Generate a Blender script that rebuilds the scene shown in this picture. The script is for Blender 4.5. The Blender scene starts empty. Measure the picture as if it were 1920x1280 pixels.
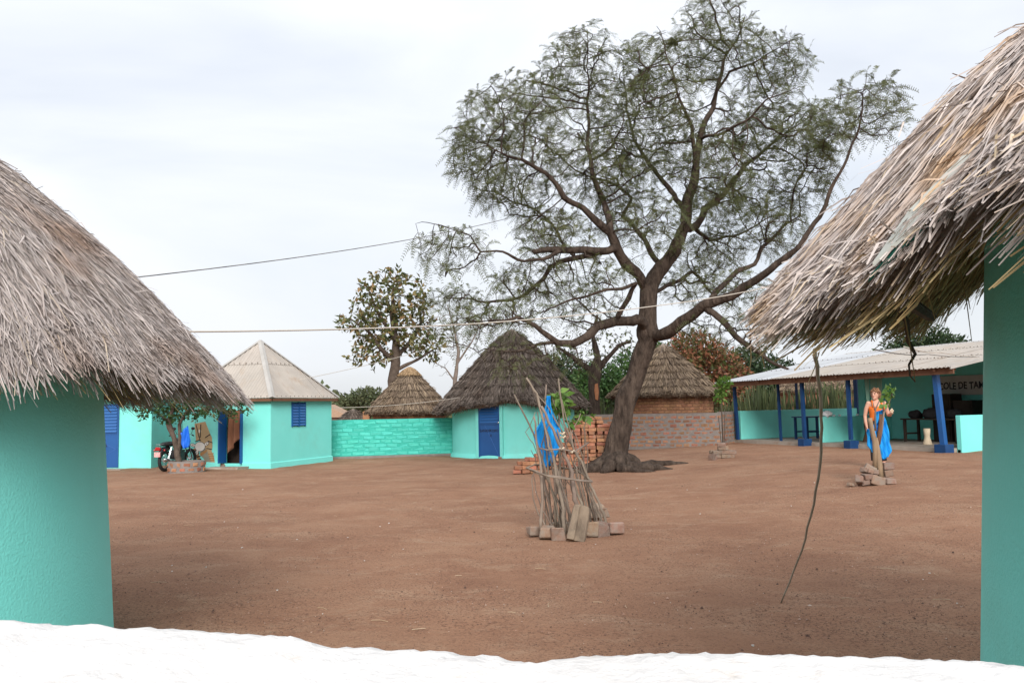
import bpy, bmesh, math, random
import numpy as np
from mathutils import Vector, Matrix
PI = math.pi
rad = math.radians
random.seed(7)
RNG = np.random.default_rng(11)
scene = bpy.context.scene
COL = scene.collection

# ------------------------------------------------------------------ camera, sky, sun, exposure
CAM_H = 1.7
FPX = 1550.0                                   # focal length in pixels of the 1920 wide photograph
PITCH = math.atan(121 / FPX)
ROLL = rad(-1.0)
cd = bpy.data.cameras.new('camera'); cam = bpy.data.objects.new('camera', cd); COL.objects.link(cam)
cd.sensor_width = 22.3; cd.lens = 22.3 * FPX / 1920.0; cd.clip_start = 0.05; cd.clip_end = 3000
CM = Matrix.Translation((0, 0, CAM_H)) @ Matrix.Rotation(PI / 2 + PITCH, 4, 'X') @ Matrix.Rotation(ROLL, 4, 'Z')
cam.matrix_world = CM
scene.camera = cam

SUN_EL, SUN_AZ = rad(30), rad(174)             # azimuth of the sun measured from +Y towards +X (low behind the camera, to the right)
world = bpy.data.worlds.new('World'); scene.world = world; world.use_nodes = True
wn = world.node_tree.nodes; wl = world.node_tree.links
wn.clear()
w_out = wn.new('ShaderNodeOutputWorld'); w_bg = wn.new('ShaderNodeBackground')
sky = wn.new('ShaderNodeTexSky'); sky.sky_type = 'NISHITA'; sky.sun_disc = False
sky.sun_elevation = SUN_EL; sky.sun_rotation = SUN_AZ; sky.air_density = 1.0; sky.dust_density = 2.0
w_tc = wn.new('ShaderNodeTexCoord'); w_map = wn.new('ShaderNodeMapping'); w_map.inputs['Scale'].default_value = (1.0, 1.0, 3.2)
w_map.inputs['Location'].default_value = (0.35, 0.1, 0.15)
w_no = wn.new('ShaderNodeTexNoise'); w_no.inputs['Scale'].default_value = 1.7; w_no.inputs['Detail'].default_value = 7; w_no.inputs['Roughness'].default_value = 0.5
w_no.inputs['Distortion'].default_value = 0.4
w_ra = wn.new('ShaderNodeValToRGB'); w_ra.color_ramp.elements[0].position = 0.36; w_ra.color_ramp.elements[0].color = (0.70,) * 3 + (1,)
w_ra.color_ramp.elements[1].position = 0.62; w_ra.color_ramp.elements[1].color = (0.985,) * 3 + (1,)
w_mix = wn.new('ShaderNodeMix'); w_mix.data_type = 'RGBA'
w_mix.inputs[7].default_value = (9.15, 9.45, 10.0, 1)          # thin bright high cloud over the whole sky
wl.new(w_tc.outputs['Generated'], w_map.inputs['Vector']); wl.new(w_map.outputs['Vector'], w_no.inputs['Vector'])
wl.new(w_no.outputs['Fac'], w_ra.inputs['Fac']); wl.new(w_ra.outputs['Color'], w_mix.inputs[0])
wl.new(sky.outputs['Color'], w_mix.inputs[6])
w_sep = wn.new('ShaderNodeSeparateXYZ'); wl.new(w_tc.outputs['Generated'], w_sep.inputs[0])
w_mr = wn.new('ShaderNodeMapRange'); w_mr.inputs[1].default_value = 0.0; w_mr.inputs[2].default_value = 1.0; w_mr.inputs[3].default_value = 0.90; w_mr.inputs[4].default_value = 1.30   # overcast: brighter overhead
wl.new(w_sep.outputs['Z'], w_mr.inputs[0])
w_sc = wn.new('ShaderNodeVectorMath'); w_sc.operation = 'SCALE'; wl.new(w_mix.outputs[2], w_sc.inputs[0]); wl.new(w_mr.outputs[0], w_sc.inputs['Scale']); wl.new(w_sc.outputs[0], w_bg.inputs['Color'])
w_bg.inputs['Strength'].default_value = 0.0785
wl.new(w_bg.outputs['Background'], w_out.inputs['Surface'])

sd = bpy.data.lights.new('sun', 'SUN'); sd.energy = 2.8; sd.angle = rad(26); sd.color = (1.0, 0.965, 0.92)
sun = bpy.data.objects.new('sun', sd); COL.objects.link(sun)
sdir = Vector((math.sin(SUN_AZ) * math.cos(SUN_EL), math.cos(SUN_AZ) * math.cos(SUN_EL), math.sin(SUN_EL)))
sun.rotation_euler = sdir.to_track_quat('Z', 'Y').to_euler()
scene.view_settings.view_transform = 'Standard'; scene.view_settings.look = 'None'
scene.view_settings.exposure = 0.52; scene.view_settings.gamma = 1.0

# ------------------------------------------------------------------ placing helpers (photo pixel -> real place)
def sstep(a, b, x):
    t = np.clip((x - a) / (b - a), 0, 1)
    return t * t * (3 - 2 * t)
def T(x, y):
    """height of the yard: nearly level, rising a little towards the pavilion"""
    return 0.3 * sstep(1, 9, x) * sstep(6, 20, y)
R3 = CM.to_3x3()
def ray(px, py):
    return R3 @ Vector(((px - 960) / FPX, -(py - 640) / FPX, -1))
def at(px, py, Y):
    d = ray(px, py); return Vector((0, 0, CAM_H)) + d * (Y / d.y)
def gp(px, py):
    d = ray(px, py); z = 0.0
    for _ in range(12):
        p = Vector((0, 0, CAM_H)) + d * ((z - CAM_H) / d.z); z = float(T(p.x, p.y))
    return Vector((p.x, p.y, z))
def V3(*a): return Vector(a)

# ------------------------------------------------------------------ materials
def mat(name, c1, c2=None, scale=4.0, detail=6.0, rough=0.85, bump=0.0, bscale=60.0, bdist=0.01, objrnd=0.0, isl=0.0, spec=0.3,
        metal=0.0, stain=None, stain_scale=1.2, stain_lo=0.52, stain_hi=0.7, trans=0.0, stretch=(1, 1, 1), ramp=None, coat=0.0):
    m = bpy.data.materials.new(name); m.use_nodes = True
    nt = m.node_tree; n = nt.nodes; l = nt.links
    b = n['Principled BSDF']; out = n['Material Output']
    b.inputs['Roughness'].default_value = rough; b.inputs['Specular IOR Level'].default_value = spec; b.inputs['Metallic'].default_value = metal
    b.inputs['Coat Weight'].default_value = coat
    geo = n.new('ShaderNodeNewGeometry'); mp = n.new('ShaderNodeMapping'); mp.inputs['Scale'].default_value = stretch
    l.new(geo.outputs['Position'], mp.inputs['Vector'])
    def noise(s, d=detail, r=0.55):
        t = n.new('ShaderNodeTexNoise'); t.inputs['Scale'].default_value = s; t.inputs['Detail'].default_value = d; t.inputs['Roughness'].default_value = r
        l.new(mp.outputs['Vector'], t.inputs['Vector']); return t
    if ramp:
        src = geo.outputs['Random Per Island']
        cr = n.new('ShaderNodeValToRGB'); e = cr.color_ramp.elements
        e[0].position, e[0].color = ramp[0][0], (*ramp[0][1], 1); e[1].position, e[1].color = ramp[-1][0], (*ramp[-1][1], 1)
        for p_, c_ in ramp[1:-1]:
            k = e.new(p_); k.color = (*c_, 1)
        l.new(src, cr.inputs['Fac']); col = cr.outputs['Color']
        if c2:
            t = noise(scale); mr = n.new('ShaderNodeMapRange'); mr.inputs[1].default_value = 0.5; mr.inputs[2].default_value = 0.7
            l.new(t.outputs['Fac'], mr.inputs[0])
            mx = n.new('ShaderNodeMix'); mx.data_type = 'RGBA'; mx.blend_type = 'MULTIPLY'; l.new(mr.outputs[0], mx.inputs[0]); l.new(col, mx.inputs[6]); mx.inputs[7].default_value = (*c2, 1); col = mx.outputs[2]
    else:
        t = noise(scale); cr = n.new('ShaderNodeValToRGB'); e = cr.color_ramp.elements
        e[0].position = 0.32; e[1].position = 0.68
        e[0].color = (*c1, 1); e[1].color = (*(c2 or c1), 1)
        l.new(t.outputs['Fac'], cr.inputs['Fac']); col = cr.outputs['Color']
    if stain:
        t = noise(stain_scale, 8, 0.65); mr = n.new('ShaderNodeMapRange'); mr.inputs[1].default_value = stain_lo; mr.inputs[2].default_value = stain_hi
        l.new(t.outputs['Fac'], mr.inputs[0]); mx = n.new('ShaderNodeMix'); mx.data_type = 'RGBA'
        l.new(mr.outputs[0], mx.inputs[0]); l.new(col, mx.inputs[6]); mx.inputs[7].default_value = (*stain, 1); col = mx.outputs[2]
    if objrnd or isl:
        hs = n.new('ShaderNodeHueSaturation'); l.new(col, hs.inputs['Color'])
        src = n.new('ShaderNodeObjectInfo').outputs['Random'] if objrnd else geo.outputs['Random Per Island']
        a = objrnd or isl
        mr = n.new('ShaderNodeMapRange'); mr.inputs[3].default_value = 1 - a; mr.inputs[4].default_value = 1 + a; l.new(src, mr.inputs[0]); l.new(mr.outputs[0], hs.inputs['Value'])
        wv = n.new('ShaderNodeMath'); wv.operation = 'MULTIPLY'; wv.inputs[1].default_value = 7.31; l.new(src, wv.inputs[0])
        fr = n.new('ShaderNodeMath'); fr.operation = 'FRACT'; l.new(wv.outputs[0], fr.inputs[0])
        mr2 = n.new('ShaderNodeMapRange'); mr2.inputs[3].default_value = 0.5 - a * 0.06; mr2.inputs[4].default_value = 0.5 + a * 0.06; l.new(fr.outputs[0], mr2.inputs[0]); l.new(mr2.outputs[0], hs.inputs['Hue'])
        col = hs.outputs['Color']
    l.new(col, b.inputs['Base Color'])
    if bump:
        t = noise(bscale, 5, 0.6); bp = n.new('ShaderNodeBump'); bp.inputs['Strength'].default_value = bump; bp.inputs['Distance'].default_value = bdist
        l.new(t.outputs['Fac'], bp.inputs['Height']); l.new(bp.outputs['Normal'], b.inputs['Normal'])
    if trans:
        tr = n.new('ShaderNodeBsdfTranslucent'); l.new(col, tr.inputs['Color']); ms = n.new('ShaderNodeMixShader'); ms.inputs[0].default_value = trans
        l.new(b.outputs[0], ms.inputs[1]); l.new(tr.outputs[0], ms.inputs[2]); l.new(ms.outputs[0], out.inputs['Surface'])
    return m

M = {}
M['turq'] = mat('turquoise_plaster', (0.18, 0.67, 0.605), (0.20, 0.70, 0.635), 1.5, rough=0.6, bump=0.5, bscale=62, bdist=0.010, spec=0.35, stain=(0.19, 0.61, 0.54), stain_scale=0.9)
M['turq_block'] = mat('turquoise_painted_block', (0.065, 0.47, 0.385), (0.09, 0.55, 0.46), 5, rough=0.75, bump=0.5, bscale=30, bdist=0.02, objrnd=0.07)
M['turq_joint'] = mat('turquoise_painted_mortar', (0.04, 0.39, 0.31), (0.055, 0.44, 0.36), 6, rough=0.85, bump=0.6, bscale=25, bdist=0.02)
M['blue'] = mat('blue_gloss_paint', (0.008, 0.07, 0.235), (0.010, 0.085, 0.27), 2, rough=0.42, spec=0.45, bump=0.05, bscale=30)
M['blue_slat'] = mat('blue_slat_paint', (0.014, 0.10, 0.31), (0.018, 0.115, 0.34), 2, rough=0.4, spec=0.5)
M['blue_shaded'] = mat('blue_paint_with_shade', (0.006, 0.035, 0.115), (0.009, 0.05, 0.15), 3, rough=0.55, bump=0.15, bscale=25)  # blue paint darkened, shade under the roof is put into the colour
M['ink'] = mat('black_paint', (0.012, 0.012, 0.02), rough=0.6)
M['scratch'] = mat('scratch_mark', (0.06, 0.15, 0.42), rough=0.6)
M['straw'] = mat('weathered_straw', (0, 0, 0), (0.80, 0.66, 0.56), 1.6, rough=0.8, spec=0.25, ramp=[(0, (0.20, 0.166, 0.150)), (0.2, (0.30, 0.258, 0.238)), (0.6, (0.38, 0.332, 0.311)), (0.95, (0.45, 0.398, 0.374)), (1, (0.44, 0.365, 0.28))])
M['straw_gold'] = mat('golden_straw', (0, 0, 0), (0.95, 0.74, 0.50), 2.6, rough=0.75, spec=0.3, ramp=[(0, (0.24, 0.192, 0.165)), (0.15, (0.40, 0.34, 0.31)), (0.6, (0.50, 0.437, 0.405)), (0.88, (0.58, 0.513, 0.477)), (1, (0.54, 0.41, 0.25))])
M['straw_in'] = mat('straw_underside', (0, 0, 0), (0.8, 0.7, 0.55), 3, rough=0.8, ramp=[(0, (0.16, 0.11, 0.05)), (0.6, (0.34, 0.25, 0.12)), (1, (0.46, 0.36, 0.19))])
M['shell'] = mat('matted_straw', (0.20, 0.16, 0.13), (0.30, 0.245, 0.205), 30, rough=0.95, bump=0.8, bscale=60, bdist=0.02)
M['thatch_grey'] = mat('old_grey_thatch', (0, 0, 0), (0.78, 0.72, 0.68), 1.1, rough=0.9, spec=0.15, ramp=[(0, (0.06, 0.046, 0.038)), (0.4, (0.135, 0.108, 0.09)), (0.8, (0.20, 0.162, 0.137)), (1, (0.27, 0.22, 0.18))])
M['thatch_brown'] = mat('brown_thatch', (0, 0, 0), (0.75, 0.7, 0.66), 0.9, rough=0.9, spec=0.15, ramp=[(0, (0.08, 0.055, 0.038)), (0.4, (0.17, 0.125, 0.09)), (0.8, (0.25, 0.19, 0.135)), (1, (0.33, 0.245, 0.16))])
M['thatch_top'] = mat('pale_thatch_cap', (0, 0, 0), (0.9, 0.85, 0.8), 2, rough=0.9, ramp=[(0, (0.2, 0.13, 0.07)), (0.5, (0.34, 0.23, 0.13)), (1, (0.44, 0.31, 0.18))])
M['brick'] = mat('fired_brick', (0.28, 0.12, 0.065), (0.38, 0.18, 0.105), 14, rough=0.92, bump=0.7, bscale=60, bdist=0.012, objrnd=0.24, stain=(0.26, 0.17, 0.12), stain_scale=9)
M['brick_dusty'] = mat('dusty_brick', (0.22, 0.135, 0.095), (0.28, 0.19, 0.14), 14, rough=0.95, bump=0.8, bscale=50, bdist=0.014, objrnd=0.22, stain=(0.23, 0.18, 0.145), stain_scale=7, stain_lo=0.42, stain_hi=0.6)
M['wallbrick'] = mat('dull_wall_brick', (0.25, 0.118, 0.07), (0.36, 0.18, 0.11), 14, rough=0.92, bump=0.7, bscale=60, bdist=0.012, objrnd=0.26, stain=(0.24, 0.18, 0.14), stain_scale=6)
M['mudbrick'] = mat('mud_hut_brick', (0.21, 0.105, 0.055), (0.30, 0.155, 0.085), 14, rough=0.95, bump=0.7, bscale=60, bdist=0.012, objrnd=0.2)
M['mortar'] = mat('grey_mortar', (0.19, 0.165, 0.15), (0.25, 0.22, 0.20), 8, rough=0.95, bump=0.7, bscale=40, bdist=0.02)
M['mud'] = mat('mud_mortar', (0.17, 0.085, 0.05), (0.23, 0.12, 0.075), 8, rough=0.95, bump=0.7, bscale=40, bdist=0.02)
M['tin'] = mat('dusty_tin', (0.34, 0.305, 0.268), (0.42, 0.375, 0.325), 1.6, rough=0.62, spec=0.4, metal=0.1, stain=(0.34, 0.27, 0.21), stain_scale=2.2, objrnd=0.05)
M['tin_new'] = mat('bright_tin', (0.50, 0.51, 0.52), (0.58, 0.59, 0.60), 1.8, rough=0.42, metal=0.45, spec=0.5, objrnd=0.04)
M['tin_cap'] = mat('tin_ridge_cap', (0.38, 0.36, 0.33), (0.46, 0.44, 0.41), 3, rough=0.5, metal=0.2)
M['nail'] = mat('nail_rust', (0.10, 0.07, 0.05), rough=0.8)
M['timber'] = mat('red_brown_timber', (0.12, 0.055, 0.032), (0.17, 0.085, 0.05), 5, rough=0.85, bump=0.3, bscale=30, stretch=(1, 1, 0.4))
M['stick'] = mat('grey_dry_stick', (0.15, 0.115, 0.09), (0.24, 0.19, 0.15), 9, rough=0.9, bump=0.6, bscale=70, bdist=0.006, objrnd=0.2, stretch=(1, 1, 0.3))
M['log'] = mat('pale_cut_wood', (0.23, 0.155, 0.095), (0.31, 0.22, 0.14), 7, rough=0.9, bump=0.5, bscale=40, bdist=0.008, stain=(0.19, 0.14, 0.10), stain_scale=5, stretch=(1, 1, 0.35))
M['bark'] = mat('dark_rough_bark', (0.032, 0.023, 0.018), (0.095, 0.07, 0.055), 7, rough=0.95, bump=1.0, bscale=11, bdist=0.10, spec=0.15, stretch=(1.4, 1.4, 0.45), stain=(0.13, 0.098, 0.076), stain_scale=2.2, stain_lo=0.55, stain_hi=0.75)
M['bark2'] = mat('grey_brown_bark', (0.07, 0.052, 0.04), (0.13, 0.10, 0.08), 5, rough=0.95, bump=0.8, bscale=20, bdist=0.04, spec=0.15)
M['bark_pale'] = mat('pale_bare_bark', (0.15, 0.12, 0.10), (0.21, 0.17, 0.145), 5, rough=0.95)
M['leaf_acacia'] = mat('feathery_leaf', (0.085, 0.104, 0.042), (0.13, 0.14, 0.06), 1.3, rough=0.7, isl=0.28, trans=0.3)
M['leaf_olive'] = mat('olive_leaf', (0, 0, 0), None, rough=0.5, trans=0.25, ramp=[(0, (0.05, 0.07, 0.022)), (0.5, (0.11, 0.125, 0.04)), (0.75, (0.19, 0.165, 0.065)), (1, (0.32, 0.20, 0.10))])
M['leaf_green'] = mat('mango_green_leaf', (0.026, 0.062, 0.019), (0.06, 0.12, 0.03), 0.8, rough=0.5, isl=0.35, trans=0.2)
M['leaf_dark'] = mat('dark_green_leaf', (0.024, 0.05, 0.022), (0.045, 0.075, 0.03), 0.8, rough=0.5, isl=0.35, trans=0.2)
M['leaf_red'] = mat('reddish_new_leaf', (0, 0, 0), None, rough=0.55, trans=0.25, ramp=[(0, (0.05, 0.075, 0.02)), (0.35, (0.10, 0.10, 0.032)), (0.55, (0.21, 0.085, 0.045)), (1, (0.30, 0.125, 0.07))])
M['leaf_bright'] = mat('bright_young_leaf', (0.09, 0.19, 0.035), (0.17, 0.28, 0.06), 6, rough=0.45, isl=0.25, trans=0.35)
M['leaf_shade'] = mat('glossy_small_leaf', (0.03, 0.07, 0.022), (0.055, 0.10, 0.03), 3, rough=0.4, isl=0.3, trans=0.25)
M['leaf_grey'] = mat('grey_green_leaf', (0.075, 0.095, 0.045), (0.11, 0.125, 0.06), 1, rough=0.7, isl=0.3, trans=0.2)
M['cactus'] = mat('euphorbia_stem', (0, 0, 0), None, rough=0.6, ramp=[(0, (0.028, 0.04, 0.014)), (0.6, (0.052, 0.07, 0.026)), (1, (0.10, 0.112, 0.045))])
M['cloth_blue'] = mat('bright_blue_cloth', (0.014, 0.32, 0.78), (0.022, 0.40, 0.86), 4, rough=0.7, trans=0.25)
M['tarp'] = mat('blue_tarpaulin', (0.010, 0.11, 0.55), (0.014, 0.15, 0.62), 4, rough=0.5)
M['white_wall'] = mat('white_limewash', (0.63, 0.61, 0.585), (0.68, 0.665, 0.645), 6, rough=0.9, bump=0.5, bscale=45, bdist=0.01, stain=(0.56, 0.51, 0.46), stain_scale=14, stain_lo=0.6, stain_hi=0.75)
M['concrete'] = mat('worn_concrete', (0.28, 0.24, 0.20), (0.36, 0.31, 0.26), 3, rough=0.9, bump=0.4, bscale=30, stain=(0.25, 0.16, 0.11), stain_scale=2.5)
M['dark'] = mat('dark_wood_and_room_shade', (0.025, 0.018, 0.014), (0.045, 0.032, 0.024), 4, rough=0.8)  # dark furniture wood, also painted shade inside the door openings
M['darkcloth'] = mat('black_cloth', (0.015, 0.014, 0.016), (0.03, 0.028, 0.03), 6, rough=0.9)
M['drum'] = mat('brown_drum_wood', (0.12, 0.055, 0.035), (0.17, 0.08, 0.05), 6, rough=0.7)
M['hide'] = mat('pale_hide', (0.50, 0.40, 0.28), (0.58, 0.47, 0.34), 6, rough=0.8)
M['sign'] = mat('grey_white_board', (0.42, 0.42, 0.40), (0.50, 0.49, 0.47), 3, rough=0.8)
M['green_board'] = mat('faded_green_board', (0.10, 0.20, 0.15), (0.16, 0.27, 0.21), 3, rough=0.8, bump=0.3, bscale=25, stretch=(1, 1, 0.3))
M['green_sheet'] = mat('green_painted_sheet', (0.012, 0.085, 0.065), (0.02, 0.12, 0.09), 3, rough=0.5)
M['pale_sheet'] = mat('bleached_board', (0.42, 0.45, 0.42), (0.50, 0.48, 0.42), 3, rough=0.8, stain=(0.36, 0.28, 0.2), stain_scale=4)
M['curtain'] = mat('brown_curtain_cloth', (0.17, 0.075, 0.04), (0.23, 0.105, 0.06), 3, rough=0.9)
M['skin'] = mat('skin', (0.50, 0.27, 0.19), (0.56, 0.32, 0.23), 12, rough=0.55)
M['hair'] = mat('auburn_hair', (0, 0, 0), None, rough=0.6, ramp=[(0, (0.12, 0.05, 0.025)), (0.6, (0.27, 0.13, 0.065)), (1, (0.42, 0.24, 0.13))])
M['orange'] = mat('orange_jersey', (0.60, 0.13, 0.018), (0.66, 0.16, 0.024), 9, rough=0.85)
M['eye'] = mat('eye_dark', (0.03, 0.02, 0.02), rough=0.3)
M['lip'] = mat('lip', (0.42, 0.14, 0.11), rough=0.5)
M['rubber'] = mat('black_rubber', (0.02, 0.02, 0.02), rough=0.8)
M['chrome'] = mat('chrome', (0.6, 0.6, 0.6), rough=0.2, metal=1.0)
M['bikepaint'] = mat('black_bike_paint', (0.02, 0.02, 0.024), rough=0.25, spec=0.6)
M['redlens'] = mat('red_lens', (0.35, 0.01, 0.012), rough=0.2, spec=0.6)
M['plate'] = mat('red_white_plate', (0.55, 0.05, 0.05), (0.7, 0.65, 0.62), 60, rough=0.5)
M['wire_dark'] = mat('dark_cable', (0.05, 0.048, 0.045), (0.22, 0.21, 0.2), 3, rough=0.7)
M['wire_pale'] = mat('pale_cable', (0.50, 0.46, 0.40), rough=0.7)
M['white_bag'] = mat('white_plastic', (0.75, 0.76, 0.78), rough=0.5, trans=0.2)
M['kettle'] = mat('green_enamel', (0.04, 0.16, 0.08), rough=0.35)
M['ochre'] = mat('ochre_mural_paint', (0.36, 0.25, 0.13), (0.42, 0.30, 0.17), 8, rough=0.8)
M['ochre2'] = mat('brown_mural_paint', (0.30, 0.15, 0.06), (0.36, 0.19, 0.08), 8, rough=0.8)
M['mpale'] = mat('pale_mural_paint', (0.60, 0.55, 0.50), (0.66, 0.62, 0.57), 8, rough=0.8)
M['mgrey'] = mat('grey_green_mural_paint', (0.20, 0.20, 0.15), (0.26, 0.24, 0.18), 8, rough=0.8)
M['tile'] = mat('tan_roof_tile', (0.33, 0.22, 0.15), (0.40, 0.27, 0.19), 10, rough=0.9)

# ------------------------------------------------------------------ mesh helpers
ORG = {}
def link(o, parent=None, org=None):
    COL.objects.link(o)
    if parent is not None:
        o.parent = parent; ORG[o.name] = ORG[parent.name]
    else:
        ORG[o.name] = Vector(org) if org is not None else Vector((0, 0, 0))
        o.location = ORG[o.name]
    return o
def tag(o, label=None, cat=None, group=None, kind=None):
    if label: o['label'] = label
    if cat: o['category'] = cat
    if group: o['group'] = group
    if kind: o['kind'] = kind
    return o
def thing(name, loc, label, cat, group=None):
    o = bpy.data.objects.new(name, None); o.empty_display_size = 0.2
    link(o, None, loc); return tag(o, label, cat, group)
def npmesh(name, V, F, m, parent=None, org=None, smooth=False):
    """V (N,3) array in world space, F (M,k) faces with one k"""
    V = np.asarray(V, dtype=np.float32); F = np.asarray(F, dtype=np.int32)
    og = ORG[parent.name] if parent is not None else (Vector(org) if org is not None else Vector((0, 0, 0)))
    V = V - np.array(og, dtype=np.float32)
    me = bpy.data.meshes.new(name); k = F.shape[1]
    me.vertices.add(len(V)); me.vertices.foreach_set('co', V.ravel())
    me.loops.add(F.size); me.loops.foreach_set('vertex_index', F.ravel())
    me.polygons.add(len(F)); me.polygons.foreach_set('loop_start', np.arange(0, F.size, k, dtype=np.int32))
    if smooth: me.polygons.foreach_set('use_smooth', np.ones(len(F), dtype=bool))
    me.update(calc_edges=True); me.validate(verbose=False)
    me.materials.append(m)
    o = bpy.data.objects.new(name, me)
    return link(o, parent, None if parent is not None else og)
class MB:
    def __init__(s): s.v = []; s.f = []
    def add(s, vs, fs):
        b = len(s.v); s.v += [tuple(p) for p in vs]; s.f += [tuple(i + b for i in q) for q in fs]; return s
    def box(s, c, size, R=None, jit=0.0):
        c = Vector(c); vs = []
        for z in (-.5, .5):
            for y in (-.5, .5):
                for x in (-.5, .5):
                    p = Vector((x * size[0], y * size[1], z * size[2]))
                    if jit: p += Vector([random.uniform(-jit, jit) for _ in range(3)])
                    vs.append(c + (R @ p if R else p))
        return s.add(vs, [(0, 2, 3, 1), (4, 5, 7, 6), (0, 1, 5, 4), (2, 6, 7, 3), (0, 4, 6, 2), (1, 3, 7, 5)])
    def tube(s, pts, rs, n=6, cap=True):
        pts = [Vector(p) for p in pts]
        if not hasattr(rs, '__len__'): rs = [rs] * len(pts)
        rings = []; up = None
        for i, p in enumerate(pts):
            d = (pts[min(i + 1, len(pts) - 1)] - pts[max(i - 1, 0)])
            if d.length < 1e-9: d = Vector((0, 0, 1))
            d.normalize()
            if up is None:
                up = Vector((0, 0, 1)).cross(d)
                if up.length < 0.1: up = Vector((1, 0, 0))
            a = (up - d * up.dot(d)).normalized(); b = d.cross(a); up = a
            rings.append([p + (a * math.cos(2 * PI * k / n) + b * math.sin(2 * PI * k / n)) * rs[i] for k in range(n)])
        vs = [p for r in rings for p in r]; fs = []
        for i in range(len(rings) - 1):
            for k in range(n):
                fs.append((i * n + k, i * n + (k + 1) % n, (i + 1) * n + (k + 1) % n, (i + 1) * n + k))
        if cap: fs += [tuple(range(n - 1, -1, -1)), tuple((len(rings) - 1) * n + k for k in range(n))]
        return s.add(vs, fs)
    def lathe(s, c, prof, n=24, a0=0, a1=2 * PI):
        c = Vector(c); closed = abs(a1 - a0 - 2 * PI) < 1e-6; m = n if closed else n + 1
        vs = [c + Vector((r * math.cos(a0 + (a1 - a0) * k / n), r * math.sin(a0 + (a1 - a0) * k / n), z)) for r, z in prof for k in range(m)]
        fs = []
        for i in range(len(prof) - 1):
            for k in range(n):
                k2 = (k + 1) % m
                fs.append((i * m + k, i * m + k2, (i + 1) * m + k2, (i + 1) * m + k))
        return s.add(vs, fs)
    def prism(s, loop, off):
        loop = [Vector(p) for p in loop]; off = Vector(off); n = len(loop)
        vs = loop + [p + off for p in loop]
        fs = [tuple(range(n - 1, -1, -1)), tuple(range(n, 2 * n))] + [(k, (k + 1) % n, n + (k + 1) % n, n + k) for k in range(n)]
        return s.add(vs, fs)
    def ball(s, c, r, nu=12, nv=8, R=None):
        c = Vector(c); r = (r, r, r) if not hasattr(r, '__len__') else r; vs = []; fs = []
        for j in range(nv + 1):
            t = PI * j / nv
            for i in range(nu):
                a = 2 * PI * i / nu
                p = Vector((r[0] * math.sin(t) * math.cos(a), r[1] * math.sin(t) * math.sin(a), r[2] * math.cos(t)))
                vs.append(c + (R @ p if R else p))
        for j in range(nv):
            for i in range(nu):
                fs.append((j * nu + i, (j + 1) * nu + i, (j + 1) * nu + (i + 1) % nu, j * nu + (i + 1) % nu))
        return s.add(vs, fs)
    def mesh(s, name, m, og):
        me = bpy.data.meshes.new(name); me.from_pydata([tuple(Vector(p) - og) for p in s.v], [], s.f); me.materials.append(m)
        bm = bmesh.new(); bm.from_mesh(me); bmesh.ops.remove_doubles(bm, verts=bm.verts, dist=1e-5); bmesh.ops.recalc_face_normals(bm, faces=bm.faces); bm.to_mesh(me); bm.free()
        return me
    def build(s, name, m, parent=None, org=None, smooth=False, bevel=0.0):
        og = ORG[parent.name] if parent is not None else (Vector(org) if org is not None else Vector((0, 0, 0)))
        me = s.mesh(name, m, og)
        if smooth:
            for p in me.polygons: p.use_smooth = True
        o = bpy.data.objects.new(name, me)
        if bevel:
            bv = o.modifiers.new('bevel', 'BEVEL'); bv.width = bevel; bv.segments = 2
        return link(o, parent, None if parent is not None else og)
def rotz(a): return Matrix.Rotation(a, 3, 'Z')
def text_mesh(name, txt, size, m, origin, xdir, zdir, parent=None, depth=0.004, jit=0.0, condense=1.0, bold=0.012):
    """lettering as mesh, standing on the plane spanned by xdir and zdir, centred on origin"""
    cu = bpy.data.curves.new(name, 'FONT'); cu.body = txt; cu.size = size; cu.align_x = 'CENTER'; cu.align_y = 'CENTER'; cu.extrude = depth; cu.offset = bold * size; cu.resolution_u = 3
    tmp = bpy.data.objects.new('tmp_text', cu); COL.objects.link(tmp)
    me = bpy.data.meshes.new_from_object(tmp.evaluated_get(bpy.context.evaluated_depsgraph_get()))
    bpy.data.objects.remove(tmp)
    xd = Vector(xdir).normalized(); zd = Vector(zdir).normalized(); nd = xd.cross(zd); og = ORG[parent.name] if parent is not None else Vector(origin)
    for v in me.vertices:
        c = v.co; wob = jit * size * math.sin(c.x * 9 / size * 0.35) if jit else 0
        v.co = Vector(origin) + xd * c.x * condense + zd * (c.y + wob) + nd * c.z - og
    me.materials.clear(); me.materials.append(m)
    o = bpy.data.objects.new(name, me)
    return link(o, parent, None if parent is not None else og)
def brick_variants(name, size, m, n=5, jit=0.008):
    out = []
    for k in range(n):
        b = MB(); nx, ny, nz = [q / 2 for q in size]
        b.box((0, 0, 0), size, None, jit)
        me = b.mesh(name, m, Vector((0, 0, 0)))
        bm = bmesh.new(); bm.from_mesh(me); bmesh.ops.bevel(bm, geom=list(bm.edges), offset=min(size) * 0.10, segments=1, affect='EDGES'); bm.to_mesh(me); bm.free()
        out.append(me)
    return out
def place(name, me, pos, R, parent=None):
    o = bpy.data.objects.new(name, me)
    if parent is None: link(o, None, pos)
    else:
        link(o, parent); o.location = Vector(pos) - ORG[parent.name]
    o.rotation_euler = R.to_euler() if hasattr(R, 'to_euler') else R
    return o

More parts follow.
